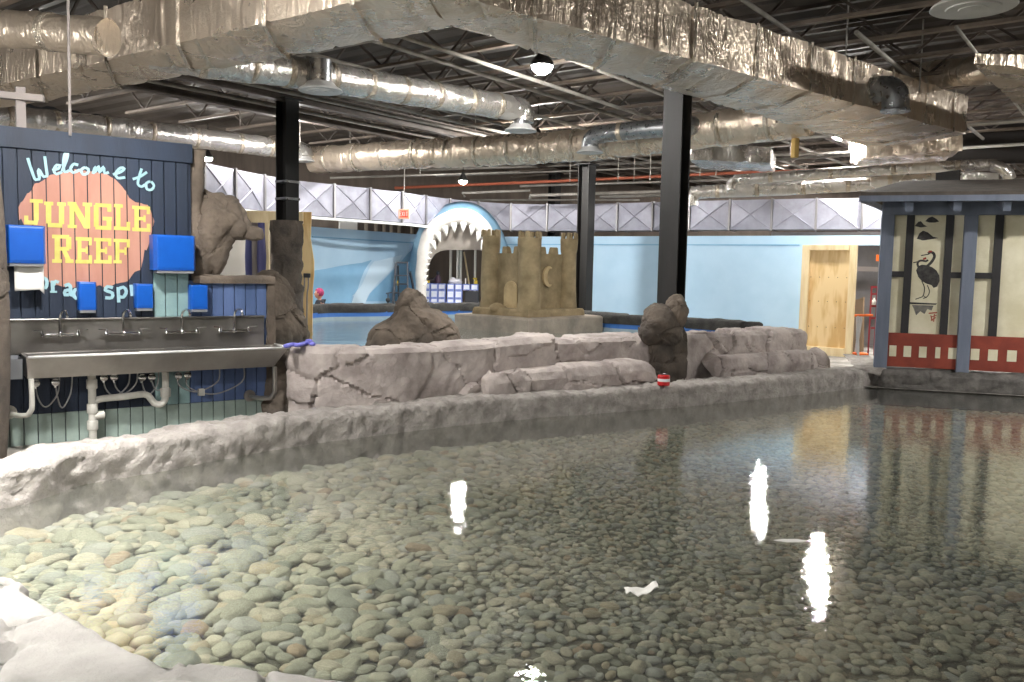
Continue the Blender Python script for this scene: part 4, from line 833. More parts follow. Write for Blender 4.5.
for i in range(52):
    f_ = .13 + .74 * i / 51
    if i % 3 and not (f_ < .3 or f_ > .7): continue
    j = f_ * (len(Ga) - 1); k0 = int(j); p = Ga[k0].lerp(Ga[k0 + 1], j - k0); tg = (Ga[k0 + 1] - Ga[k0]).normalized(); inn = (gc + V((0, 0, .35)) - p); inn.y = 0; inn.normalize()
    top = .33 < f_ < .67; L = .27 if top else .17; w = .09 if top else .055
    if not top and i % 2: continue
    if top: inn = (inn + V((0, 0, -1.2))).normalized()
    base = p + inn * (.17 if top else .08) + V((0, -.12 if top else -.08, 0)); b = MB(); b.lathe(base, [(w, 0), (w * .85, L * .35), (w * .45, L * .72), (.006, L)], 8, inn); b.build('tooth', 'tooth_white', t, smooth=True)
# ---------------------------------------------------------------- cartons in the shark mouth
mat('carton_white', rgb(228, 232, 242), .6, col2=rgb(206, 214, 236), vs=5.); mat('carton_blue', rgb(134, 152, 214), .6, col2=rgb(104, 124, 200), vs=9.)
mat('plum', rgb(72, 48, 66), .5); mat('dark_cloth', rgb(48, 42, 44), .9); mat('yellow_plastic', rgb(214, 182, 46), .4); mat('clear_bag', rgb(206, 206, 214), .4); mat('black_plastic', rgb(40, 42, 48), .5)
mat('wood_brown', rgb(126, 104, 82), .7, col2=rgb(104, 84, 64), vs=3., stretch=(1, 1, 5))
dC = 24.9; kC = dC / F; zc0 = 1.9 - (303.3 - 270.0) * kC
t = thing('storage_table', xyz(at(455, 300, dC + .2), 0), 'pale low platform carrying the blue and white cartons in the shark mouth', 'platform')
b = MB(); c = at(453, 303, dC + .25); b.box(V((c.x, c.y, zc0 - .03)), (2.5, .7, .06), (1, 0)); b.build('top_board', 'white_paint', t, bevel=.01)
for s_ in (-1.1, 1.1):
    b = MB(); b.box(V((c.x + s_, c.y, (zc0 - .06) / 2)), (.08, .6, zc0 - .06), (1, 0)); b.build('leg', 'wood_brown', t)
cols = [427, 434.6, 442.2, 451, 458.8, 466.8, 474.6]; cw_ = 7.6 * kC; rowz = [zc0, zc0 + .13, zc0 + .40, ]
first = None
rown = ['bottom', 'middle', 'top']; coln = ['first', 'second', 'third', 'fourth', 'fifth', 'sixth', 'seventh']
for r, (za, hh) in enumerate(((zc0, .13), (zc0 + .13, .25), (zc0 + .38, .19))):
    for ci, u in enumerate(cols):
        if r < 2 and ci >= 5: continue
        p = at(u, 295, dC + .15); loc = V((p.x, p.y, za))
        ct = thing('bottle_carton', loc, 'blue and white carton in the shark mouth, %s from the left in the %s row' % (coln[ci], rown[r]), 'carton', 'stacked cartons in the shark mouth')
        b = MB(); b.box(loc + V((0, 0, hh / 2)), (cw_ * .96, .36, hh * .97), (1, 0)); b.build('box', 'carton_blue', ct, bevel=.01)
        b = MB(); b.box(loc + V((0, -.182, hh * .52)), (cw_ * .74, .01, hh * .66), (1, 0)); b.build('white_label', 'carton_white', ct)
p = at(472, 299, dC + .1); b = MB(); b.box(V((p.x, p.y, zc0 + .185)), (.40, .34, .36), (1, 0)); tag(b.build('storage_crate', 'black_plastic', bevel=.02), 'black plastic crate at the bottom right of the carton stack', 'crate')
zt_ = zc0 + .57
p = at(437.8, 284, dC + .15); t = thing('plum_bottle', V((p.x, p.y, zt_)), 'dark plum coloured bottle standing on the left cartons in the shark mouth', 'bottle')
b = MB(); b.lathe(V((p.x, p.y, zt_)), [(.085, 0), (.09, .02), (.09, .16), (.05, .22), (.035, .25)], 16); b.build('bottle_body', 'plum', t, smooth=True)
b = MB(); b.lathe(V((p.x, p.y, zt_)), [(.045, .25), (.05, .27), (.045, .34), (.02, .36)], 12); b.build('cap', 'black_plastic', t, smooth=True, angle=.6)
p = at(432, 282, dC + .2); b = MB(); boulder(b, V((p.x, p.y, zt_ + .07)), [((0, 0, 0), (.14, .12, .08)), ((.05, 0, .03), (.08, .08, .07))], 4, .02, 5., 1., zmin=zt_); tag(b.build('dark_bundle', 'dark_cloth', smooth=True), 'dark cloth bundle beside the plum bottle on the cartons', 'cloth')
p = at(427.5, 283, dC + .12); b = MB(); b.box(V((p.x, p.y, zt_ + .04)), (.13, .12, .08), (1, .1)); tag(b.build('small_box', 'yellow_plastic', bevel=.012), 'small tan box at the left end on top of the cartons', 'box')
p = at(455, 282, dC + .15); b = MB(); boulder(b, V((p.x, p.y, zt_ + .06)), [((0, 0, 0), (.2, .14, .1)), ((-.06, 0, .05), (.1, .1, .08))], 4, .05, 5., 3., zmin=zt_); tag(b.build('plastic_bag', 'clear_bag', smooth=True, angle=.5), 'crumpled whitish plastic bag on top of the cartons', 'bag')
p = at(476, 281, dC + .12); t = thing('spray_bottle', V((p.x, p.y, zt_)), 'yellow spray bottle on top of the cartons beside the sandcastle', 'bottle')
b = MB(); b.lathe(V((p.x, p.y, zt_)), [(.05, 0), (.055, .02), (.055, .09), (.025, .13)], 12); b.build('bottle_body', 'yellow_plastic', t, smooth=True); b = MB(); b.box(V((p.x - .03, p.y, zt_ + .16)), (.12, .04, .05), (1, 0)); b.build('trigger', 'yellow_plastic', t, bevel=.01)
p = at(465.5, 284, dC + .0); b = MB(); b.lathe(V((p.x, p.y, zt_)), [(.02, 0), (.02, .16), (.014, .17)], 10); tag(b.build('white_tube', 'white_paint', smooth=True), 'short white tube standing upright on top of the cartons', 'tube')
# ---------------------------------------------------------------- ladder, stand, person
mat('ladder_dark', rgb(54, 60, 70), .5, .3); mat('ladder_yellow', rgb(196, 176, 60), .5)
dl = 22.8; kl = dl / F
t = thing('step_ladder', xyz(at(402, 300, dl), 0), 'dark folding step ladder in front of the blue mural by the shark', 'ladder')
def L_(u, v, dd=0.): return at(u, v, dl + dd)
def foot(u, v, u2, v2, dd0, dd1):
    p, q = L_(u, v, dd0), L_(u2, v2, dd1); e = p + (q - p) * (p.z / (p.z - q.z)); return p, e
for nm, a in (('rail', (396, 262.5, 393.3, 303, 0, -.35)), ('rail', (407.5, 262.5, 407.8, 303, 0, -.35)), ('rear_leg', (398, 266, 398.5, 303, .1, .6)), ('rear_leg', (410, 272, 416.5, 303, .1, .6))):
    p, e = foot(*a); b = MB(); b.bar(p, e, .045, .06); b.build(nm, 'ladder_dark', t)
b = MB(); b.bar(L_(396, 262.5), L_(408, 262.5), .06, .05); b.build('top_rail', 'ladder_dark', t)
for v in (275.5, 284, 293, 302): 
    f_ = (v - 262.5) / 40; b = MB(); c = L_(401.8 - f_ * 1.2, v, -.35 * f_); b.box(c, (.36, .16 if v > 276 else .26, .035), (1, 0)); b.build('step', 'ladder_dark', t, bevel=.005)
b = MB(); b.box(L_(397.5, 283, -.25), (.03, .02, .12), (1, 0)); b.build('warning_label', 'ladder_yellow', t)
t = thing('wheeled_stand', xyz(at(387, 300, 22.0), 0), 'thin dark wheeled stand with a hanging round weight beside the ladder', 'stand')
p0 = at(388, 294, 22.); b = MB(); b.tube([p0, V((p0.x, p0.y, .05))], .018, 8); b.build('pole', 'ladder_dark', t); b = MB(); b.bar(at(386, 293.5, 22.), at(392, 292.5, 22.), .03, .03); b.build('arm', 'ladder_dark', t)
b = MB(); b.lathe(at(388, 300, 21.94), [(.05, -.02), (.06, 0), (.05, .02)], 14, (0, 1, 0)); b.build('round_weight', 'black_plastic', t, smooth=True); b = MB(); b.lathe(V((p0.x, p0.y, 0)), [(.16, 0), (.16, .03), (.03, .06)], 14); b.build('base', 'black_plastic', t)
# person, seated low on a stool facing the mural with the face turned to the left
mat('skin', rgb(214, 158, 132), .5, col2=rgb(204, 146, 120), vs=5.); mat('pink_hair', rgb(206, 72, 122), .7, col2=rgb(120, 40, 80), vs=30.); mat('black_shirt', rgb(36, 38, 44), .85); mat('denim', rgb(48, 58, 82), .85)
pp = at(320, 300, 20.9); gx = pp.x; gy = pp.y
t = thing('person', V((gx, gy, 0)), 'person with pink hair and dark shirt sitting low behind the pool rim facing left', 'person')
def skin_fig(name, verts, edges, rad, m_, root=0, sub=1):
    me = bpy.data.meshes.new(name); me.from_pydata([V(p) for p in verts], edges, []); o = bpy.data.objects.new(name, me); COL.objects.link(o); o.parent = t; WM[o.name] = WM[t.name]
    md = o.modifiers.new('skin', 'SKIN'); md.use_smooth_shade = True
    for i, r in enumerate(rad): me.skin_vertices[0].data[i].radius = (r, r) if not isinstance(r, tuple) else r; me.skin_vertices[0].data[i].use_root = i == root
    sb = o.modifiers.new('sub', 'SUBSURF'); sb.levels = sub; sb.render_levels = sub; me.materials.append(MATS[m_]); return o
HS = .57; nk = (0.0, .02, 1.02)
bv = [(0, 0, HS), (0, .01, .75), (0, .02, .97), (-.01, .02, 1.08), (-.02, .02, 1.13), (-.03, .02, 1.20), (-.03, .02, 1.27),
      (.02, -.17, 1.04), (-.06, -.24, .78), (-.26, -.20, .68), (-.34, -.18, .66), (.02, .20, 1.04), (-.08, .26, .80), (-.28, .20, .72), (-.36, .17, .74),
      (-.06, -.10, HS), (-.42, -.13, .47), (-.40, -.13, .10), (-.50, -.14, .05), (-.06, .10, HS), (-.42, .15, .47), (-.40, .15, .10), (-.50, .16, .05)]
be = [(0, 1), (1, 2), (2, 3), (3, 4), (4, 5), (5, 6), (2, 7), (7, 8), (8, 9), (9, 10), (2, 11), (11, 12), (12, 13), (13, 14), (0, 15), (15, 16), (16, 17), (17, 18), (0, 19), (19, 20), (20, 21), (21, 22)]
br_ = [(.14, .11), (.13, .10), (.12, .08), .045, .05, .088, .07, .045, .045, .04, .035, .045, .045, .04, .035, .085, .06, .045, .04, .085, .06, .045, .04]
body = skin_fig('body', bv, be, br_, 'skin')
sv = [(0, 0, HS + .02), (0, .01, .75), (0, .02, .99), (-.005, .02, 1.085), (.02, -.175, 1.045), (-.04, -.235, .85), (.02, .205, 1.045), (-.05, .255, .87)]
skin_fig('shirt', sv, [(0, 1), (1, 2), (2, 3), (2, 4), (4, 5), (2, 6), (6, 7)], [(.155, .125), (.145, .115), (.18, .125), .105, .085, .065, .085, .065], 'black_shirt')
tv = [(0, 0, HS), (-.06, -.10, HS), (-.42, -.13, .47), (-.40, -.13, .14), (-.06, .10, HS), (-.42, .15, .47), (-.40, .15, .14)]
skin_fig('trousers', tv, [(0, 1), (1, 2), (2, 3), (0, 4), (4, 5), (5, 6)], [(.15, .12), .1, .075, .06, .1, .075, .06], 'denim')
WMt = V((gx, gy, 0))
def P3(*a): return WMt + V(a)
b = MB(); bm = bmesh.new(); bmesh.ops.create_icosphere(bm, subdivisions=4, radius=1)
vs = [v.co.copy() for v in bm.verts]; fs = [tuple(x.index for x in f.verts) for f in bm.faces]; bm.free(); out = []
for v in vs:
    x, y_, z = v.x * .098, v.y * .083, v.z * .125
    if v.x < -.55: x = -.085 + (x + .085) * .4
    g = math.exp(-((v.y / .22) ** 2 + ((v.z + .1) / .22) ** 2)) if v.x < 0 else 0; x -= .032 * g                       # nose
    x -= .010 * (math.exp(-((v.y / .3) ** 2 + ((v.z + .5) / .1) ** 2)) if v.x < 0 else 0)                              # lips
    for e in (-.4, .4): x += .012 * (math.exp(-(((v.y - e) / .16) ** 2 + ((v.z - .06) / .12) ** 2)) if v.x < 0 else 0)   # eye sockets
    out.append(P3(-.035 + x, .02 + y_, 1.245 + z))
b.add(out, fs); b.build('face', 'skin', t, smooth=True)
b = MB()
for e in (-.036, .036): boulder(b, P3(-.125, .02 + e, 1.255), [((0, 0, 0), (.012, .014, .010))], 2, 0, 1)
b.build('eyes', 'black_plastic', t, smooth=True)
b = MB()
for e in (-1, 1): boulder(b, P3(-.03, .02 + e * .086, 1.24), [((0, 0, 0), (.022, .014, .036))], 3, 0, 1)
b.build('ears', 'skin', t, smooth=True)
b = MB(); out = []
for v in vs:
    k_ = 1 + .05 * N.noise(v * 6); out.append(P3(-.02 + v.x * .113 * k_, .02 + v.y * .1 * k_, 1.275 + v.z * .118 * k_))
b.add(out, fs); b.f = [f for f in b.f if not (sum(vs[i].x for i in f) / 3 < -.35 and sum(vs[i].z for i in f) / 3 < .45) and sum(vs[i].z for i in f) / 3 > -.75]; b.mi = [0] * len(b.f); b.build('hair', 'pink_hair', t, smooth=True)
b = MB()
for (hx_, hy, hz), s_ in (((-.34, -.18, .66), -1), ((-.36, .17, .74), 1)):
    boulder(b, P3(hx_ - .05, hy, hz), [((0, 0, 0), (.055, .042, .018))], 3, 0, 1)
    for q in range(4): b.tube([P3(hx_ - .09, hy + (q - 1.5) * .021, hz), P3(hx_ - .13 - .01 * (1.5 - abs(q - 1.5)), hy + (q - 1.5) * .024, hz - .01), P3(hx_ - .155 - .012 * (1.5 - abs(q - 1.5)), hy + (q - 1.5) * .024, hz - .03)], [.010, .009, .007], 8)
    b.tube([P3(hx_ - .03, hy - s_ * .035, hz), P3(hx_ - .07, hy - s_ * .062, hz - .005), P3(hx_ - .10, hy - s_ * .066, hz - .02)], [.011, .010, .008], 8)
b.build('hands', 'skin', t, smooth=True)
t = thing('stool', V((gx, gy, 0)), 'low stool under the person with pink hair', 'stool')
b = MB(); b.lathe(V((gx, gy, 0)), [(.17, .42), (.18, .435), (.17, .45)], 20); b.build('seat', 'wood_brown', t)
for q in range(4):
    a = q * pi / 2 + .7; b = MB(); b.bar(V((gx + cos(a) * .12, gy + sin(a) * .12, .425)), V((gx + cos(a) * .17, gy + sin(a) * .17, 0)), .03); b.build('leg', 'wood_brown', t)
# ---------------------------------------------------------------- exit sign
mat('exit_face', rgb(244, 190, 160), .4); emis('exit_red', rgb(214, 70, 44), .4)
de = 21.; ke = de / F; p = at(404, 214, de); t = thing('exit_sign', p - V((0, 0, .12)), 'small glowing red and white EXIT sign hanging on a thin rod', 'sign')
b = MB(); b.box(p, (.27, .05, .24), (1, 0)); b.build('housing', 'exit_face', t, bevel=.01)
b = MB(); b.box(p + V((0, -.027, 0)), (.20, .01, .17), (1, 0)); b.build('lit_panel', 'exit_red', t)
LT = {'E': [[(1, 0), (0, 0), (0, 1), (1, 1)], [(0, .5), (.8, .5)]], 'X': [[(0, 0), (1, 1)], [(0, 1), (1, 0)]], 'I': [[(.5, 0), (.5, 1)]], 'T': [[(0, 1), (1, 1)], [(.5, 0), (.5, 1)]]}
b = MB(); 
for i, ch in enumerate('EXIT'):
    for st in LT[ch]: b.ribbon([p + V((-.095 + i * .05 + q[0] * .036, -.033, -.05 + q[1] * .1)) for q in st], .011, V((0, -1, 0)), .003)
b.build('letters', 'white_paint', t)
b = MB(); b.tube([p + V((0, 0, .12)), V((p.x, p.y, 4.98))], .012, 6); b.build('rod', 'light_pipe', t)
# ---------------------------------------------------------------- plywood booth on the left
dk = 17.6
t = thing('plywood_booth', xyz(at(270, 300, dk), 0), 'unfinished plywood booth with a header beam behind the carved rock', 'booth')
z0 = at(270, 223, dk).z; z1 = at(270, 211, dk).z; e0, e1 = at(236, 215, dk), at(303, 215, dk + .1)
b = MB(); b.bar(V((e0.x - 1.5, e0.y, (z0 + z1) / 2)), V((e1.x, e1.y, (z0 + z1) / 2)), .14, z1 - z0); b.build('header', 'pine', t, bevel=.006)
b = MB(); p = at(265.5, 260, dk + .05); b.box(V((p.x, p.y, z0 / 2)), (.16, .1, z0), (1, 0)); b.build('post', 'pine', t)
for u, w, m_, dd in ((249, .14, 'purple_paint', -.05), (255, .20, 'grey_post', .02), (261.5, .16, 'purple_paint', -.04)):
    b = MB(); p = at(u, 260, dk + dd); P = []
    for i in range(13):
        z = z0 * i / 12; P.append(V((p.x, p.y, z)))
    b.tube(P, [w / 2 * (1 + .18 * sin(z.z * 5 + u)) for z in P], 14); b.build('painted_column', m_, t, smooth=True)
b = MB(); p = at(218, 262, dk + .9); b.box(V((p.x, p.y, 1.3)), (1.5, .05, 2.6), (1, 0)); b.build('white_board', 'white_paint', t)
pa = at(300, 300, dk + .2); kq = (dk + .2) / F; zt2 = at(306, 212, dk + .2).z; P = [V((pa.x, pa.y, 0)), V((at(312, 300, dk + .2).x, pa.y, 0))]
for v, u in ((290, 312.5), (275, 313.8), (262, 314), (250, 312.2), (238, 310.5), (222, 311), (212, 311.3)): q = at(u, v, dk + .2); P.append(V((q.x, pa.y, q.z)))
P.append(V((pa.x, pa.y, zt2))); b = MB(); b.prism(P, V((0, .04, 0))); b.build('cut_panel', 'plywood', t)
p = at(307, 275.5, dk + .1); t = thing('outlet_box', p, 'black electrical box with hanging cords on the cut plywood panel', 'electrical box')
b = MB(); b.box(p, (.14, .06, .09), (1, 0)); b.build('box', 'black_plastic', t, bevel=.01)
for u0, u1 in ((304.5, 302.5), (308.5, 307)):
    b = MB(); b.tube(smoothpath([at(u0, 277, dk + .1), at(u0 - .3, 287, dk + .1), at(u1, 298, dk + .1), V((at(u1, 300, dk + .1).x, p.y, .3))], .05), .016, 8); b.build('cord', 'grey_post', t, smooth=True)
# ---------------------------------------------------------------- door panel and the room behind it
mat('orange_paint', rgb(236, 112, 40), .5); mat('silver_leg', rgb(196, 198, 204), .4, .6); mat('rack_red', rgb(140, 44, 52), .5); mat('dark_ply', rgb(112, 92, 70), .8)
DR = Plane(at(801, 352, 20.9), at(856, 357, 20.0) - at(801, 352, 20.9))
zt = DR.hit(828, 245)[1]; xa, xb = DR.hit(801.5, 300)[0], DR.hit(855.5, 300)[0]; w = xb - xa
t = thing('plywood_door', DR.pt((xa + xb) / 2, 0), 'pale plywood door panel in a pine frame standing at the right end of the blue wall', 'door panel')
for s, ww, z0, z1 in ((xa + .09, .18, .02, zt), (xb - .08, .16, .02, zt)):
    b = MB(); b.box(DR.pt(s, (z0 + z1) / 2, .05), (ww, .09, z1 - z0), DR.a); b.build('stile', 'pine', t, bevel=.005)
for z0, z1 in ((.02, .22), (zt - .13, zt)):
    b = MB(); b.box(DR.pt((xa + xb) / 2, (z0 + z1) / 2, .05), (w - .34, .088, z1 - z0), DR.a); b.build('rail', 'pine', t, bevel=.005)
b = MB(); b.box(DR.pt((xa + xb) / 2, zt / 2, .01), (w - .3, .03, zt - .2), DR.a); b.build('panel', 'plywood', t)
b = MB()
for z in (.7, 1.32, 1.9):
    for s in np.linspace(xa + .22, xb - .22, 5): b.lathe(DR.pt(float(s), z, .024), [(.012, 0), (.012, .003), (.006, .004)], 8, DR.n)
b.build('nail_head', 'dark_ply', t)
b = MB(); b.box(BR.pt(BR.hit(860, 300)[0], 1.6, -3.2), (6., .1, 3.2), BR.a); tag(b.build('wall_side_room', 'grey_wall'), kind='structure')
b = MB(); p, q = at(853, 269, 22.6), at(872, 269, 22.6); b.box((p + q) / 2, ((q - p).length + 1.2, .08, .12), (1, 0)); tag(b.build('shelf_rail', 'grey_post'), 'grey horizontal rail in the dark opening right of the plywood door', 'rail')
d_ = 20.2
t = thing('sawhorse', xyz(at(860, 340, d_), 0), 'folding sawhorse with an orange top and grey legs beside the plywood door', 'sawhorse')
b = MB(); p, q = at(853, 315.5, d_), at(864, 315, d_); b.bar(p, q + V((.2, 0, 0)), .09, .05); b.build('top_beam', 'orange_paint', t, bevel=.008)
for u, dd in ((857.5, -.15), (861, .2)):
    p = at(u, 316, d_ + dd * .2); b = MB(); b.bar(p, V((p.x, p.y + dd, .02)), .08, .05); b.build('leg', 'silver_leg', t, bevel=.006)
b = MB(); p = at(858, 340, d_); b.box(V((p.x + .02, p.y, .10)), (.36, .34, .05), (1, 0)); b.build('foot_bar', 'orange_paint', t, bevel=.01)
p = at(866, 312, 21.3); b = MB(); b.bar(V((p.x - .05, p.y + .3, 0.0)), V((p.x + .0, p.y + .55, 1.35)), .75, .04); tag(b.build('leaning_board', 'dark_ply'), 'brown board leaning in the opening behind the sawhorse', 'board')
t = thing('hand_truck', xyz(at(875, 320, 20.9), 0), 'dark red upright rack in the opening beside the teahouse post', 'rack')
for u in (871.5, 877.5):
    p = at(u, 290, 20.9); b = MB(); b.tube([V((p.x, p.y, .0)), V((p.x, p.y, at(u, 287, 20.9).z))], .022, 8); b.build('upright', 'rack_red', t)
for v in (287, 294, 306, 318, 328):
    b = MB(); b.bar(at(871, v, 20.9), at(878, v, 20.9), .04, .05); b.build('rung', 'rack_red', t)
p = at(874, 302, 20.85); b = MB(); b.lathe(V((p.x, p.y, at(874, 306, 20.9).z + .03)), [(.05, 0), (.05, .1), (.02, .14), (.02, .17)], 10); tag(b.build('white_bottle', 'white_paint', smooth=True), 'small white bottle standing on the red rack', 'bottle')
p = at(879, 258, 21.); b = MB(); b.box(p, (.14, .03, .16), (1, 0)); tag(b.build('orange_sign', 'orange_paint', bevel=.008), 'small orange notice hung beside the teahouse post above the red rack', 'notice')
b = MB(); b.bar(V((p.x, p.y, p.z + .05)), V((p.x, p.y, 3.0)), .01)
# ---------------------------------------------------------------- roof steel
ZJ0, ZJ1 = 5.32, 5.92
mat('duct_dark_panel', rgb(44, 40, 38), .85)
mat('chord_tan', rgb(140, 126, 112), .6, .1, col2=rgb(104, 92, 82), vs=2.)
def qrange(p):      # span of a joist that can be seen
    return -17., 17.
JL = 'dark open web steel joist running under the roof deck'
for i in range(26):
    p = 1.2 + i * 1.32; q0, q1 = -20., 19.
    t = thing('roof_joist', PQ(p, 0, ZJ0), JL, 'joist', 'open web roof joists')
    b = MB(); b.bar(PQ(p, q0, ZJ1), PQ(p, q1, ZJ1), .10, .06); b.build('top_chord', 'dark_steel', t)
    b = MB(); b.bar(PQ(p, q0, ZJ0), PQ(p, q1, ZJ0), .10, .05); b.build('bottom_chord', 'chord_tan', t)
    b = MB(); n = 52
    for k_ in range(n):
        a, c = lerp(q0, q1, k_ / n), lerp(q0, q1, (k_ + 1) / n); b.bar(PQ(p, a, ZJ0 if k_ % 2 else ZJ1), PQ(p, c, ZJ1 if k_ % 2 else ZJ0), .035)
    b.build('web', 'dark_steel', t)
GQ = [-14.5, -9.0, cm.x * Q_.x + cm.y * Q_.y, cl.x * Q_.x + cl.y * Q_.y - .0, 15.]
for i, q in enumerate(sorted(GQ)):
    t = thing('roof_girder', PQ(18, q, 5.05), 'long dark steel girder under the roof joists resting on the columns', 'girder', 'roof girders')
    for z in (5.06, 5.28):
        b = MB(); b.bar(PQ(1, q, z), PQ(38, q, z), .18, .03); b.build('flange', 'dark_steel', t)
    b = MB(); b.bar(PQ(1, q, 5.17), PQ(38, q, 5.17), .02, .22); b.build('web', 'dark_steel', t)
for i, (q, z, r, m_) in enumerate(((2.2, 5.05, .03, 'light_pipe'), (3.4, 5.16, .045, 'light_pipe'), (5.0, 5.1, .045, 'light_pipe'), (6.2, 5.14, .05, 'light_pipe'), (8.4, 5.05, .045, 'light_pipe'), (9.3, 5.2, .05, 'light_pipe'), (11.5, 5.05, .04, 'light_pipe'), (13.2, 5.15, .05, 'light_pipe'), (4.2, 5.22, .04, 'light_pipe'), (7.3, 5.12, .05, 'light_pipe'), (10.4, 5.1, .05, 'light_pipe'), (12.4, 5.12, .05, 'light_pipe'), (14.3, 5.1, .05, 'light_pipe'))):
    b = MB(); b.tube([PQ(12 if q < 4 else 8, q, z), PQ(36, q, z)], r * .75, 8); tag(b.build('ceiling_pipe', m_, smooth=True), 'thin pale pipe hung lengthwise under the dark roof joists', 'pipe', 'pale ceiling pipes')
for i, (p, z, r, m_) in enumerate(((19.3, 5.0, .04, 'light_pipe'), (22.2, 4.95, .035, 'light_pipe'), (24.9, 4.95, .04, 'light_pipe'), (27.5, 4.6, .045, 'light_pipe'), (29.4, 4.9, .04, 'light_pipe'))):
    b = MB(); b.tube([PQ(p, -10, z), PQ(p, 10, z)], r, 8); tag(b.build('cross_pipe', m_, smooth=True), 'thin pale pipe hung crosswise under the dark roof joists', 'pipe', 'pale cross pipes')
b = MB(); b.tube([at(395, 188, 27), at(560, 181, 25.5), at(720, 173.5, 23.6), at(960, 166, 21)], .045, 8); tag(b.build('copper_pipe', 'copper_pipe', smooth=True), 'long reddish pipe hung below the roof in the distance behind the central column', 'pipe')
t = thing('conduit', at(590, 195, 24.5), 'pale conduit with a dropped bend left of the distant column', 'conduit')
b = MB(); b.tube([at(465, 197, 26), at(462, 193, 26), at(530, 190.5, 25.6)], .035, 8); b.tube([at(530, 199, 24.8), at(530, 195.5, 24.8), at(662, 191.5, 24)], .045, 8); b.build('tubes', 'light_pipe', t, smooth=True)
for u0, v0, d0, u1, v1, d1, r in ((436, 176, 28, 700, 166, 25, .03), (420, 170, 27.5, 660, 162, 25, .04), (470, 200, 27.6, 640, 200, 26.4, .03), (520, 186, 26, 860, 176, 22.8, .035), (600, 197, 25.2, 860, 190, 23, .04), (700, 158, 22.5, 900, 150, 20, .035), (330, 178, 24, 520, 172, 25, .03)):
    b = MB(); b.tube([at(u0, v0, d0), at(u1, v1, d1)], r, 8); tag(b.build('distant_pipe', 'light_pipe', smooth=True), 'thin pale pipe in the distance above the silver cross pressed duct', 'pipe', 'distant pipes above the wall duct')
b = MB(); p, q = at(890, 145, 20.4), at(1085, 150, 19.6); b.bar(V((p.x, p.y, 5.1)), V((q.x, q.y, 5.1)), .12, 1.0); tag(b.build('bulkhead', 'duct_dark_panel'), 'dark flat bulkhead panel behind the far end of the main duct', 'panel')
# hanger rods
for i, (u, v, d) in enumerate(((240, 120, 18), (300, 140, 20), (350, 160, 22), (420, 170, 23), (475, 150, 22), (510, 150, 22), (570, 178, 24), (618, 178, 24), (634, 178, 24), (650, 178, 23), (700, 172, 22), (716, 172, 22), (790, 150, 20), (850, 140, 20), (610, 60, 10.5), (846, 50, 12.5), (920, 80, 13.5))):
    p = at(u, v, d); b = MB(); b.tube([V((p.x, p.y, min(p.z, 4.9) - .1)), V((p.x, p.y, 5.9))], .012, 6); tag(b.build('hanger_rod', 'light_pipe'), 'thin threaded rod dropping from the roof to carry pipes and ducts', 'rod', 'threaded hanger rods')
p = at(71, 60, 8.3); t = thing('drop_rod', V((p.x, p.y, 3.26)), 'pale thin vertical rod standing up from the left part of the sign wall', 'rod')
p2 = at(70, 128, 8.9); b = MB(); b.tube([V((p2.x, p2.y, 3.2)), V((p2.x + .02, p2.y, 5.9))], .015, 8); b.build('rod', 'grey_post', t)
t = thing('wall_brace', at(22, 110, 8.8), 'pale upright post and grey rail above the left end of the sign wall', 'brace')
p = at(21, 120, 8.85); b = MB(); b.box(V((p.x, p.y, 3.42)), (.09, .06, .5), A_); b.build('post', 'grey_post', t, bevel=.005)
p = at(-20, 93, 8.7); q = at(44, 99, 8.9); b = MB(); b.bar(p, q, .09, .07); b.build('rail', 'grey_post', t, bevel=.006)
# ---------------------------------------------------------------- foil ducts
foil('foil', rgb(222, 206, 186), .26, bs=5., bump=.8)
foil('foil_bright', rgb(222, 218, 212), .22, bs=6., bump=.8, metal=.8)
foil('tape', rgb(206, 194, 176), .2, bs=9., bump=1.)
mat('duct_dark', rgb(36, 34, 33), .8)
mat('fibre_tan', rgb(186, 156, 92), .9)
ZM, HM = 4.4, .62
def run(mb, n0, n1, f0, f1, z, h, N1=70, seed=0., amp=.016):
    """insulated rectangular run; n = viewer side edge, f = far edge at the bottom"""
    rows = []
    for i in range(N1 + 1):
        s = i / N1; a = n0.lerp(n1, s); c = f0.lerp(f1, s); row = []
        def put(p, nrm):
            w = 1 - abs((s * (n1 - n0).length / .62) % 1 - .5) * 2; g = .018 * (1 if w < .08 else 0)
            row.append(p + nrm * (amp * (N.fractal(p * 2.2 + V((seed, 0, 0)), 1., 2., 4) * 1.4 + .5 * N.noise(p * 7)) - g + .030 * math.exp(-w * 4) * N.noise(V((p.x * 16, p.y * 16, p.z * 4)))))
        out = (a - c); out.z = 0; out.normalize(); dn = V((0, 0, -1))
        for j in range(8): put(a + V((0, 0, h * (1 - j / 7))), out if 0 < j < 7 else (out + (V((0, 0, 1)) if j == 0 else dn)).normalized())
        for j in range(1, 12): put(a.lerp(c, j / 11) + V((0, 0, -.05 * sin(pi * j / 11))), dn)
        for j in range(1, 7): put(c + V((0, 0, h * j / 6)), -out)
        for j in range(1, 8): put(c.lerp(a, j / 8) + V((0, 0, h)), V((0, 0, 1)))
        rows.append(row)
    mb.grid(rows, close=True)
    for r in (rows[0], rows[-1]): mb.add(r, [tuple(range(len(r)))])
    return mb
Nc = onz(421, -14, ZM); Ic = onz(452, 27, ZM)
nl, fl = onz(-80, 104, ZM), onz(-80, 123.5, ZM); nr, fr_ = onz(967, 134, ZM), onz(868, 147, ZM)
t = thing('main_duct', Nc, 'huge foil wrapped rectangular duct turning a corner across the top of the room', 'duct')
run(MB(), nl, Nc, fl, Ic, ZM, HM, 230).build('duct_run', 'foil', t, smooth=True, angle=.9)
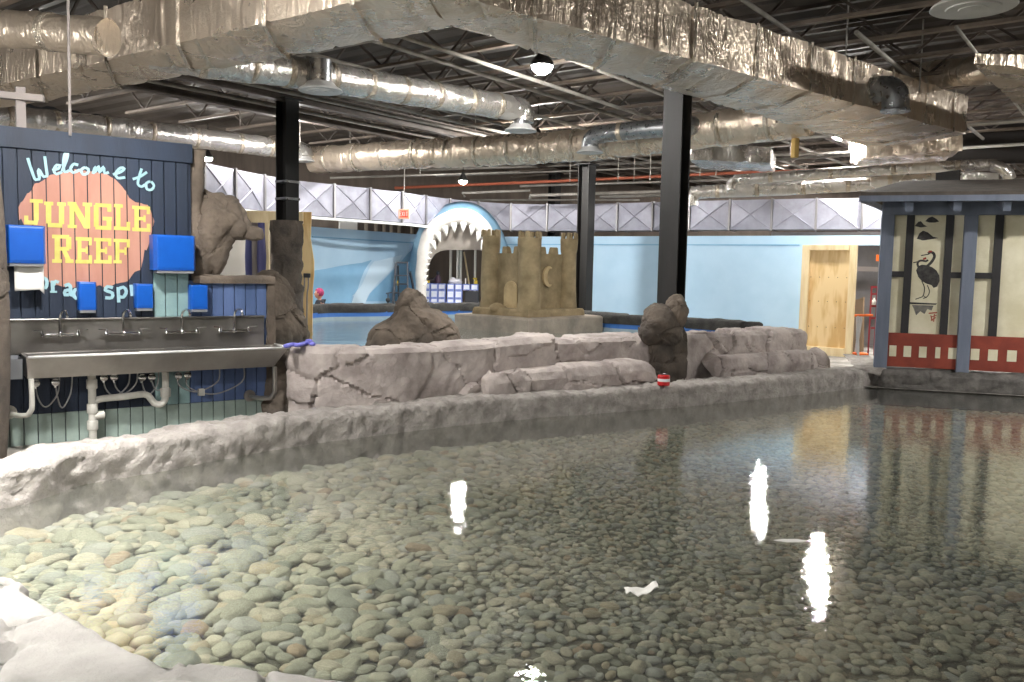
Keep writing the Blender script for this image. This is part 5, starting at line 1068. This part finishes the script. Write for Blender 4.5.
run(MB(), Nc, nr, Ic, fr_, ZM, HM, 260, 5.).build('duct_run', 'foil', t, smooth=True, angle=.9)
def band(p, c, z, h):
    b = MB(); d = (c - p); d.z = 0; o = -d.normalized() * .02; tg = V((-d.y, d.x, 0)).normalized() * .022; rows = []
    for q in (p + o + V((0, 0, h + .03)), p + o + V((0, 0, -.03)), p.lerp(c, .5) + V((0, 0, -.10)), c - o + V((0, 0, -.03)), c - o + V((0, 0, h + .03))):
        rows.append([q - tg + V((0, 0, 0)), q + tg])
    return b.grid(rows)
for s in (.12, .22, .34, .45, .56, .66, .76, .86, .95):
    o = band(Nc.lerp(nr, s) , Ic.lerp(fr_, s), ZM, HM).build('tape_band', 'tape', t)
for s in (.2, .36, .52, .66, .80, .92): band(nl.lerp(Nc, s), fl.lerp(Ic, s), ZM, HM).build('tape_band', 'tape', t)
def ontorun(u, v, off=0.):     # a point on the viewer's side of the right run
    return Plane(Nc, nr - Nc).px(u, v, off)
e0 = ontorun(876, 90, -.05); on = Plane(Nc, nr - Nc).n
b = MB(); b.tube(smoothpath([e0, e0 + on * .14, e0 + on * .26 + V((0, 0, -.03)), e0 + on * .34 + V((0, 0, -.12)), e0 + on * .36 + V((0, 0, -.34))], .04), .19, 20); el = b.build('takeoff_elbow', 'galvanised', t, smooth=True, angle=.8)
b = MB(); b.lathe(e0 + on * .03, [(.24, 0), (.24, .02), (.2, .03)], 20, on); b.build('collar', 'tape', el, smooth=True, angle=.6)
b = MB(); b.lathe(e0 + on * .36 + V((0, 0, -.36)), [(.205, 0), (.21, .02), (.2, .04)], 20); b.build('end_ring', 'galvanised', el, smooth=True, angle=.6)
def rduct(pts, r, name, label, m_='foil', seams=.55, diff=None, seed=0., amp=.07):
    P = smoothpath(pts, .07); t = thing(name, V((P[0].x, P[0].y, min(p.z for p in P) - r)), label, 'duct')
    b = MB(); b.tube(P, r, 22, rf=lambda i, k_: 1 + amp * N.noise(V((i * .25, cos(k_ * .2856) * 1.3 + seed, sin(k_ * .2856) * 1.3))) + amp * .6 * N.noise(V((i * .7, k_ * .5 + seed, 0)))); b.build('duct_run', m_, t, smooth=True, angle=.9)
    L = sum((q - p).length for p, q in zip(P, P[1:])); n = max(1, int(L / seams))
    for i in range(1, n):
        j = int(i / n * (len(P) - 1)); ax = (P[j + 1] - P[j]).normalized(); b = MB(); b.lathe(P[j], [(r * 1.0, -.05), (r * 1.045, -.035), (r * 1.05, .03), (r * 1.0, .05)], 22, ax); b.build('seam_band', 'tape', t, smooth=True)
    return t
def diffuser(c, r, label, neck=.35, nr_=.5, drop=True):
    t = thing('ceiling_diffuser', c, label, 'diffuser', 'round ceiling diffusers')
    b = MB(); b.lathe(c, [(r * .98, .03), (r, .035), (r * .96, .055), (r * .72, .10), (r * .60, .15), (r * .58, .15), (r * .70, .085), (r * .9, .035)], 32); b.build('outer_cone', 'diffuser_white', t, smooth=True, angle=.6)
    b = MB(); b.lathe(c, [(r * .62, .02), (r * .64, .03), (r * .5, .09), (r * .46, .09), (r * .58, .03)], 28); b.build('middle_ring', 'diffuser_white', t, smooth=True, angle=.6)
    b = MB(); b.lathe(c, [(.01, .01), (r * .34, .015), (r * .36, .03), (r * .2, .07), (.01, .08)], 24); b.build('centre_cone', 'diffuser_white', t, smooth=True, angle=.6)
    if neck:
        b = MB(); b.lathe(c, [(r * nr_, .12), (r * nr_, .12 + neck), (r * nr_ * .9, .13 + neck)], 24); b.build('neck', 'galvanised', t, smooth=True, angle=.6)
    return t
mat('diffuser_white', rgb(206, 206, 204), .4, .1, col2=rgb(186, 186, 184), vs=4.)
rduct([at(150, 52, 10.9), at(215, 62, 11.2), at(270, 69, 11.9), at(330, 78, 12.6), at(420, 93, 13.9), at(500, 106, 15.1), at(519, 109.5, 15.4), at(523, 114, 15.45), at(522, 121, 15.45)], .215, 'round_duct', 'round foil duct running under the main duct to a diffuser in the upper middle', 'foil_bright', .62)
diffuser(at(320.5, 93.5, 12.2), .31, 'round white diffuser on a short neck under the left part of the round foil duct', .34, .48)
diffuser(at(520.5, 133, 15.4), .29, 'round white diffuser at the end of the round foil duct in the upper middle', .26, .45)
rduct([at(-40, 112, 16.4), at(20, 118, 17.2), at(120, 129, 18.6), at(270, 147, 20.8), at(290, 149.5, 21.2), at(303, 152, 21.4), at(305, 158, 21.4)], .23, 'round_duct', 'long round foil duct above the sign wall running behind the left column', 'foil_bright', .9, seed=3.)
diffuser(at(305, 163, 21.4), .26, 'small round diffuser just right of the left column', .12, .5)
rduct([at(314, 160, 21.8), at(400, 155, 20.4), at(500, 150, 19.2), at(590, 144.5, 18.1), at(700, 131, 16.4), at(810, 117, 15.0)], .33, 'round_duct', 'fat wrinkled foil duct behind the central column crossing the middle of the room', 'foil', .8, seed=8., amp=.1)
rduct([at(590, 151, 17.2), at(590, 143, 17.2), at(594, 137, 17.1), at(606, 133.5, 16.9), at(640, 130, 16.5), at(684, 126.5, 16.1), at(694, 125.5, 16.3), at(700, 125, 16.7)], .17, 'round_duct', 'smooth galvanised duct with an elbow in front of the fat foil duct', 'galvanised', .9, seed=2., amp=.01)
diffuser(at(590, 154.5, 17.2), .27, 'round diffuser below the smooth galvanised elbow left of the central column', 0)
rduct([at(-70, 27, 9.8), at(0, 29, 9.7), at(50, 32, 9.6), at(108, 38, 9.4)], .20, 'round_duct', 'dark topped round duct entering the side of the main duct at the top left corner', 'foil', .6, seed=5., amp=.1)
rduct([at(692, 206, 20.3), at(692, 199, 20.3), at(695, 194, 20.3), at(702, 192, 20.2), at(790, 188.5, 19.6), at(900, 182, 18.9), at(935, 180, 18.7)], .15, 'round_duct', 'lower silver round duct with a turned down elbow right of the central column', 'foil_bright', .9, seed=12., amp=.03)
rduct([at(731, 190, 19.6), at(731, 184, 19.6), at(735, 180.5, 19.6), at(745, 179, 19.5), at(850, 172, 18.6), at(975, 165, 17.6), at(995, 166, 17.4), at(1006, 171, 17.3), at(1010, 179, 17.3)], .115, 'round_duct', 'upper slim silver round duct bending down above the teahouse roof', 'foil_bright', 1.1, seed=14., amp=.03)
t = thing('square_duct', at(960, 182, 17.4), 'foil box duct with a black open end lying above the teahouse roof', 'duct')
c = at(968, 181, 17.5); b = MB(); a = V((.97, .25, 0)); b.box(c, (.95, .6, .30), a); b.build('duct_box', 'foil_bright', t, bevel=.02); b = MB(); b.box(c - a * .49, (.05, .62, .34), a); b.build('shade_plate', 'duct_dark', t)  # solid dark plate, its colour stands for the shade inside the duct
c = at(1060, 180, 17.5); t = thing('square_duct', c, 'second foil box duct at the right edge above the teahouse roof', 'duct'); b = MB(); b.box(c, (1.1, .6, .34), a); b.build('duct_box', 'foil_bright', t, bevel=.02)
t = thing('plenum_duct', at(865, 150, 18), 'sagging lumpy foil box hung behind the far end of the main duct', 'duct')
n0_, n1_ = onz(866, 157, 4.5), onz(962, 150, 4.45); f0_, f1_ = onz(850, 165, 4.5), onz(930, 166, 4.45)
run(MB(), n0_, n1_, f0_, f1_, 4.5, .5, 30, 9., .05).build('duct_run', 'foil', t, smooth=True, angle=.9)
t = thing('corner_duct', onz(1000, 80, 4.5), 'foil wrapped duct coming in at the right edge below the roof', 'duct')
n0_, n1_ = onz(972, 64, 4.6), onz(1050, 136, 4.6); run(MB(), n0_, n1_, n0_ + V((3, .5, 0)), n1_ + V((3, .5, 0)), 4.6, .16, 40, 17., .02).build('duct_run', 'foil', t, smooth=True, angle=.9)
rduct([at(895, 76, 15.5), at(930, 74, 15.), at(985, 70, 13.6), at(1040, 62, 12.2)], .22, 'round_duct', 'round foil duct running to the right edge above the end of the main duct', 'foil', .8, seed=19., amp=.06)
diffuser(at(973, 12, 6.8), .31, 'large round white diffuser at the top right corner', .5, .55)
rduct([at(973, -22, 6.85), at(980, -50, 6.9), at(1040, -90, 7.0)], .2, 'round_duct', 'short duct feeding the diffuser at the top right corner', 'foil', .8, amp=.05)
t = thing('low_beam_duct', at(740, 150, 21), 'wide flat silver duct seen under the fat foil duct right of the central column', 'duct')
n0_, n1_ = onz(690, 160, 4.5), onz(770, 163, 4.4); run(MB(), n0_, n1_, n0_ + V((.6, 1.6, 0)), n1_ + V((.6, 1.6, 0)), 4.5, .35, 20, 23., .02).build('duct_run', 'foil_bright', t, smooth=True, angle=.9)
c = at(795, 148, 15.2); b = MB(); b.box(c, (.10, .12, .34), (1, .3)); tag(b.build('tan_block', 'fibre_tan', bevel=.02), 'tan torn insulation strip hanging below the fat foil duct', 'insulation')
# ---------------------------------------------------------------- lamps
LAMP = emis('lamp_glow', (1., .97, .93), 1.)
def lamp(p, power, label, r=.15, col=(1., .975, .94), grp=None, shade=0.):
    t = thing('high_bay_lamp', p, label, 'lamp', grp)
    b = MB(); b.lathe(p, [(r * 1.1, .0), (r * 1.12, .05), (r * .8, .11), (r * .4, .2), (r * .3, .24)], 24); b.build('housing', 'black_steel', t, smooth=True, angle=.6)
    A = pi * r * r; key = 'lamp_%d_%d' % (int(power), int(r * 100))
    m_ = MATS.get(key) or emis(key, col, power / (pi * A * 1.5))
    b = MB(); b.lathe(p, [(r, -.004), (r * .95, -r * .28), (r * .75, -r * .55), (r * .42, -r * .75), (.005, -r * .82)], 24); b.build('lens', m_, t, smooth=True)
    if shade:  # added shade keeps the unseen left lamp's beam off the right of the pool
        b = MB(); b.grid([[p + V((rr * cos(2 * pi * i / 28), rr * sin(2 * pi * i / 28), zz)) for i in range(28)] for rr, zz in ((r * 1.1, .02), (r * 1.7, -.04), (r * 1.8, -shade), (r * 1.72, -shade), (r * 1.6, -.05), (r * 1.05, .0))], close=True); b.build('shade', 'black_steel', t, smooth=True, angle=.6)
    b = MB(); b.tube([p + V((0, 0, .22)), V((p.x, p.y, 5.9))], .015, 6); b.build('stem', 'black_steel', t)
for (u, v, d), pw_, lb in (((542, 66, 12.8), 260, 'bright glowing lamp hanging below the main duct at the top centre'), ((839, 136, 19.8), 400, 'glowing lamp under the far end of the main duct'), ((774, 171, 26.5), 300, 'distant glowing lamp between the silver ducts right of the central column'), ((463, 181, 23.2), 110, 'distant glowing lamp above the shark head'), ((208, 158, 24.5), 380, 'glowing lamp just right of the sign wall top')):
    lamp(at(u, v, d), pw_, lb, r=.15 if d < 15 else .11)
off = [(-3.9, 5.3, 1000), (-3.3, 6.7, 340), (-5.2, .6, 620), (2.4, -4.6, 220), (-10.5, 9.5, 300), (10.4, 10.0, 520), (16., 19., 420), (-11., 19., 420)]  # unseen lamps added out of frame to light sign wall, coping, ducts and teahouse
for x, y, pw_ in off: lamp(V((x, y, 4.2 if y < 10 and abs(x) > 2.9 else 4.95)), pw_, 'ceiling lamp of the same kind hanging outside the picture', grp='lamps outside the picture', shade=.40 if pw_ == 1000 else 0.)
for x, y, pw_ in ((.5, 20., 420), (10., 21., 520), (-4.96, 19., 200)): lamp(V((x, y, 4.95)), pw_, 'ceiling lamp hidden behind the foil ducts', grp='lamps behind the ducts')  # added where view and water reflection miss them, to brighten the back walls
# ---------------------------------------------------------------- world and view
w = bpy.data.worlds.new('world'); SC.world = w; w.use_nodes = True; w.node_tree.nodes['Background'].inputs[0].default_value = (.5, .5, .5, 1); w.node_tree.nodes['Background'].inputs[1].default_value = .02
SC.view_settings.view_transform = 'Standard'; SC.view_settings.look = 'None'; SC.view_settings.gamma = 1; SC.view_settings.use_curve_mapping = False; SC.view_settings.exposure = 0.36
cy = SC.cycles; cy.use_denoising = True; cy.max_bounces = 8; cy.transparent_max_bounces = 8; cy.sample_clamp_indirect = 6.0
cd.dof.use_dof = False
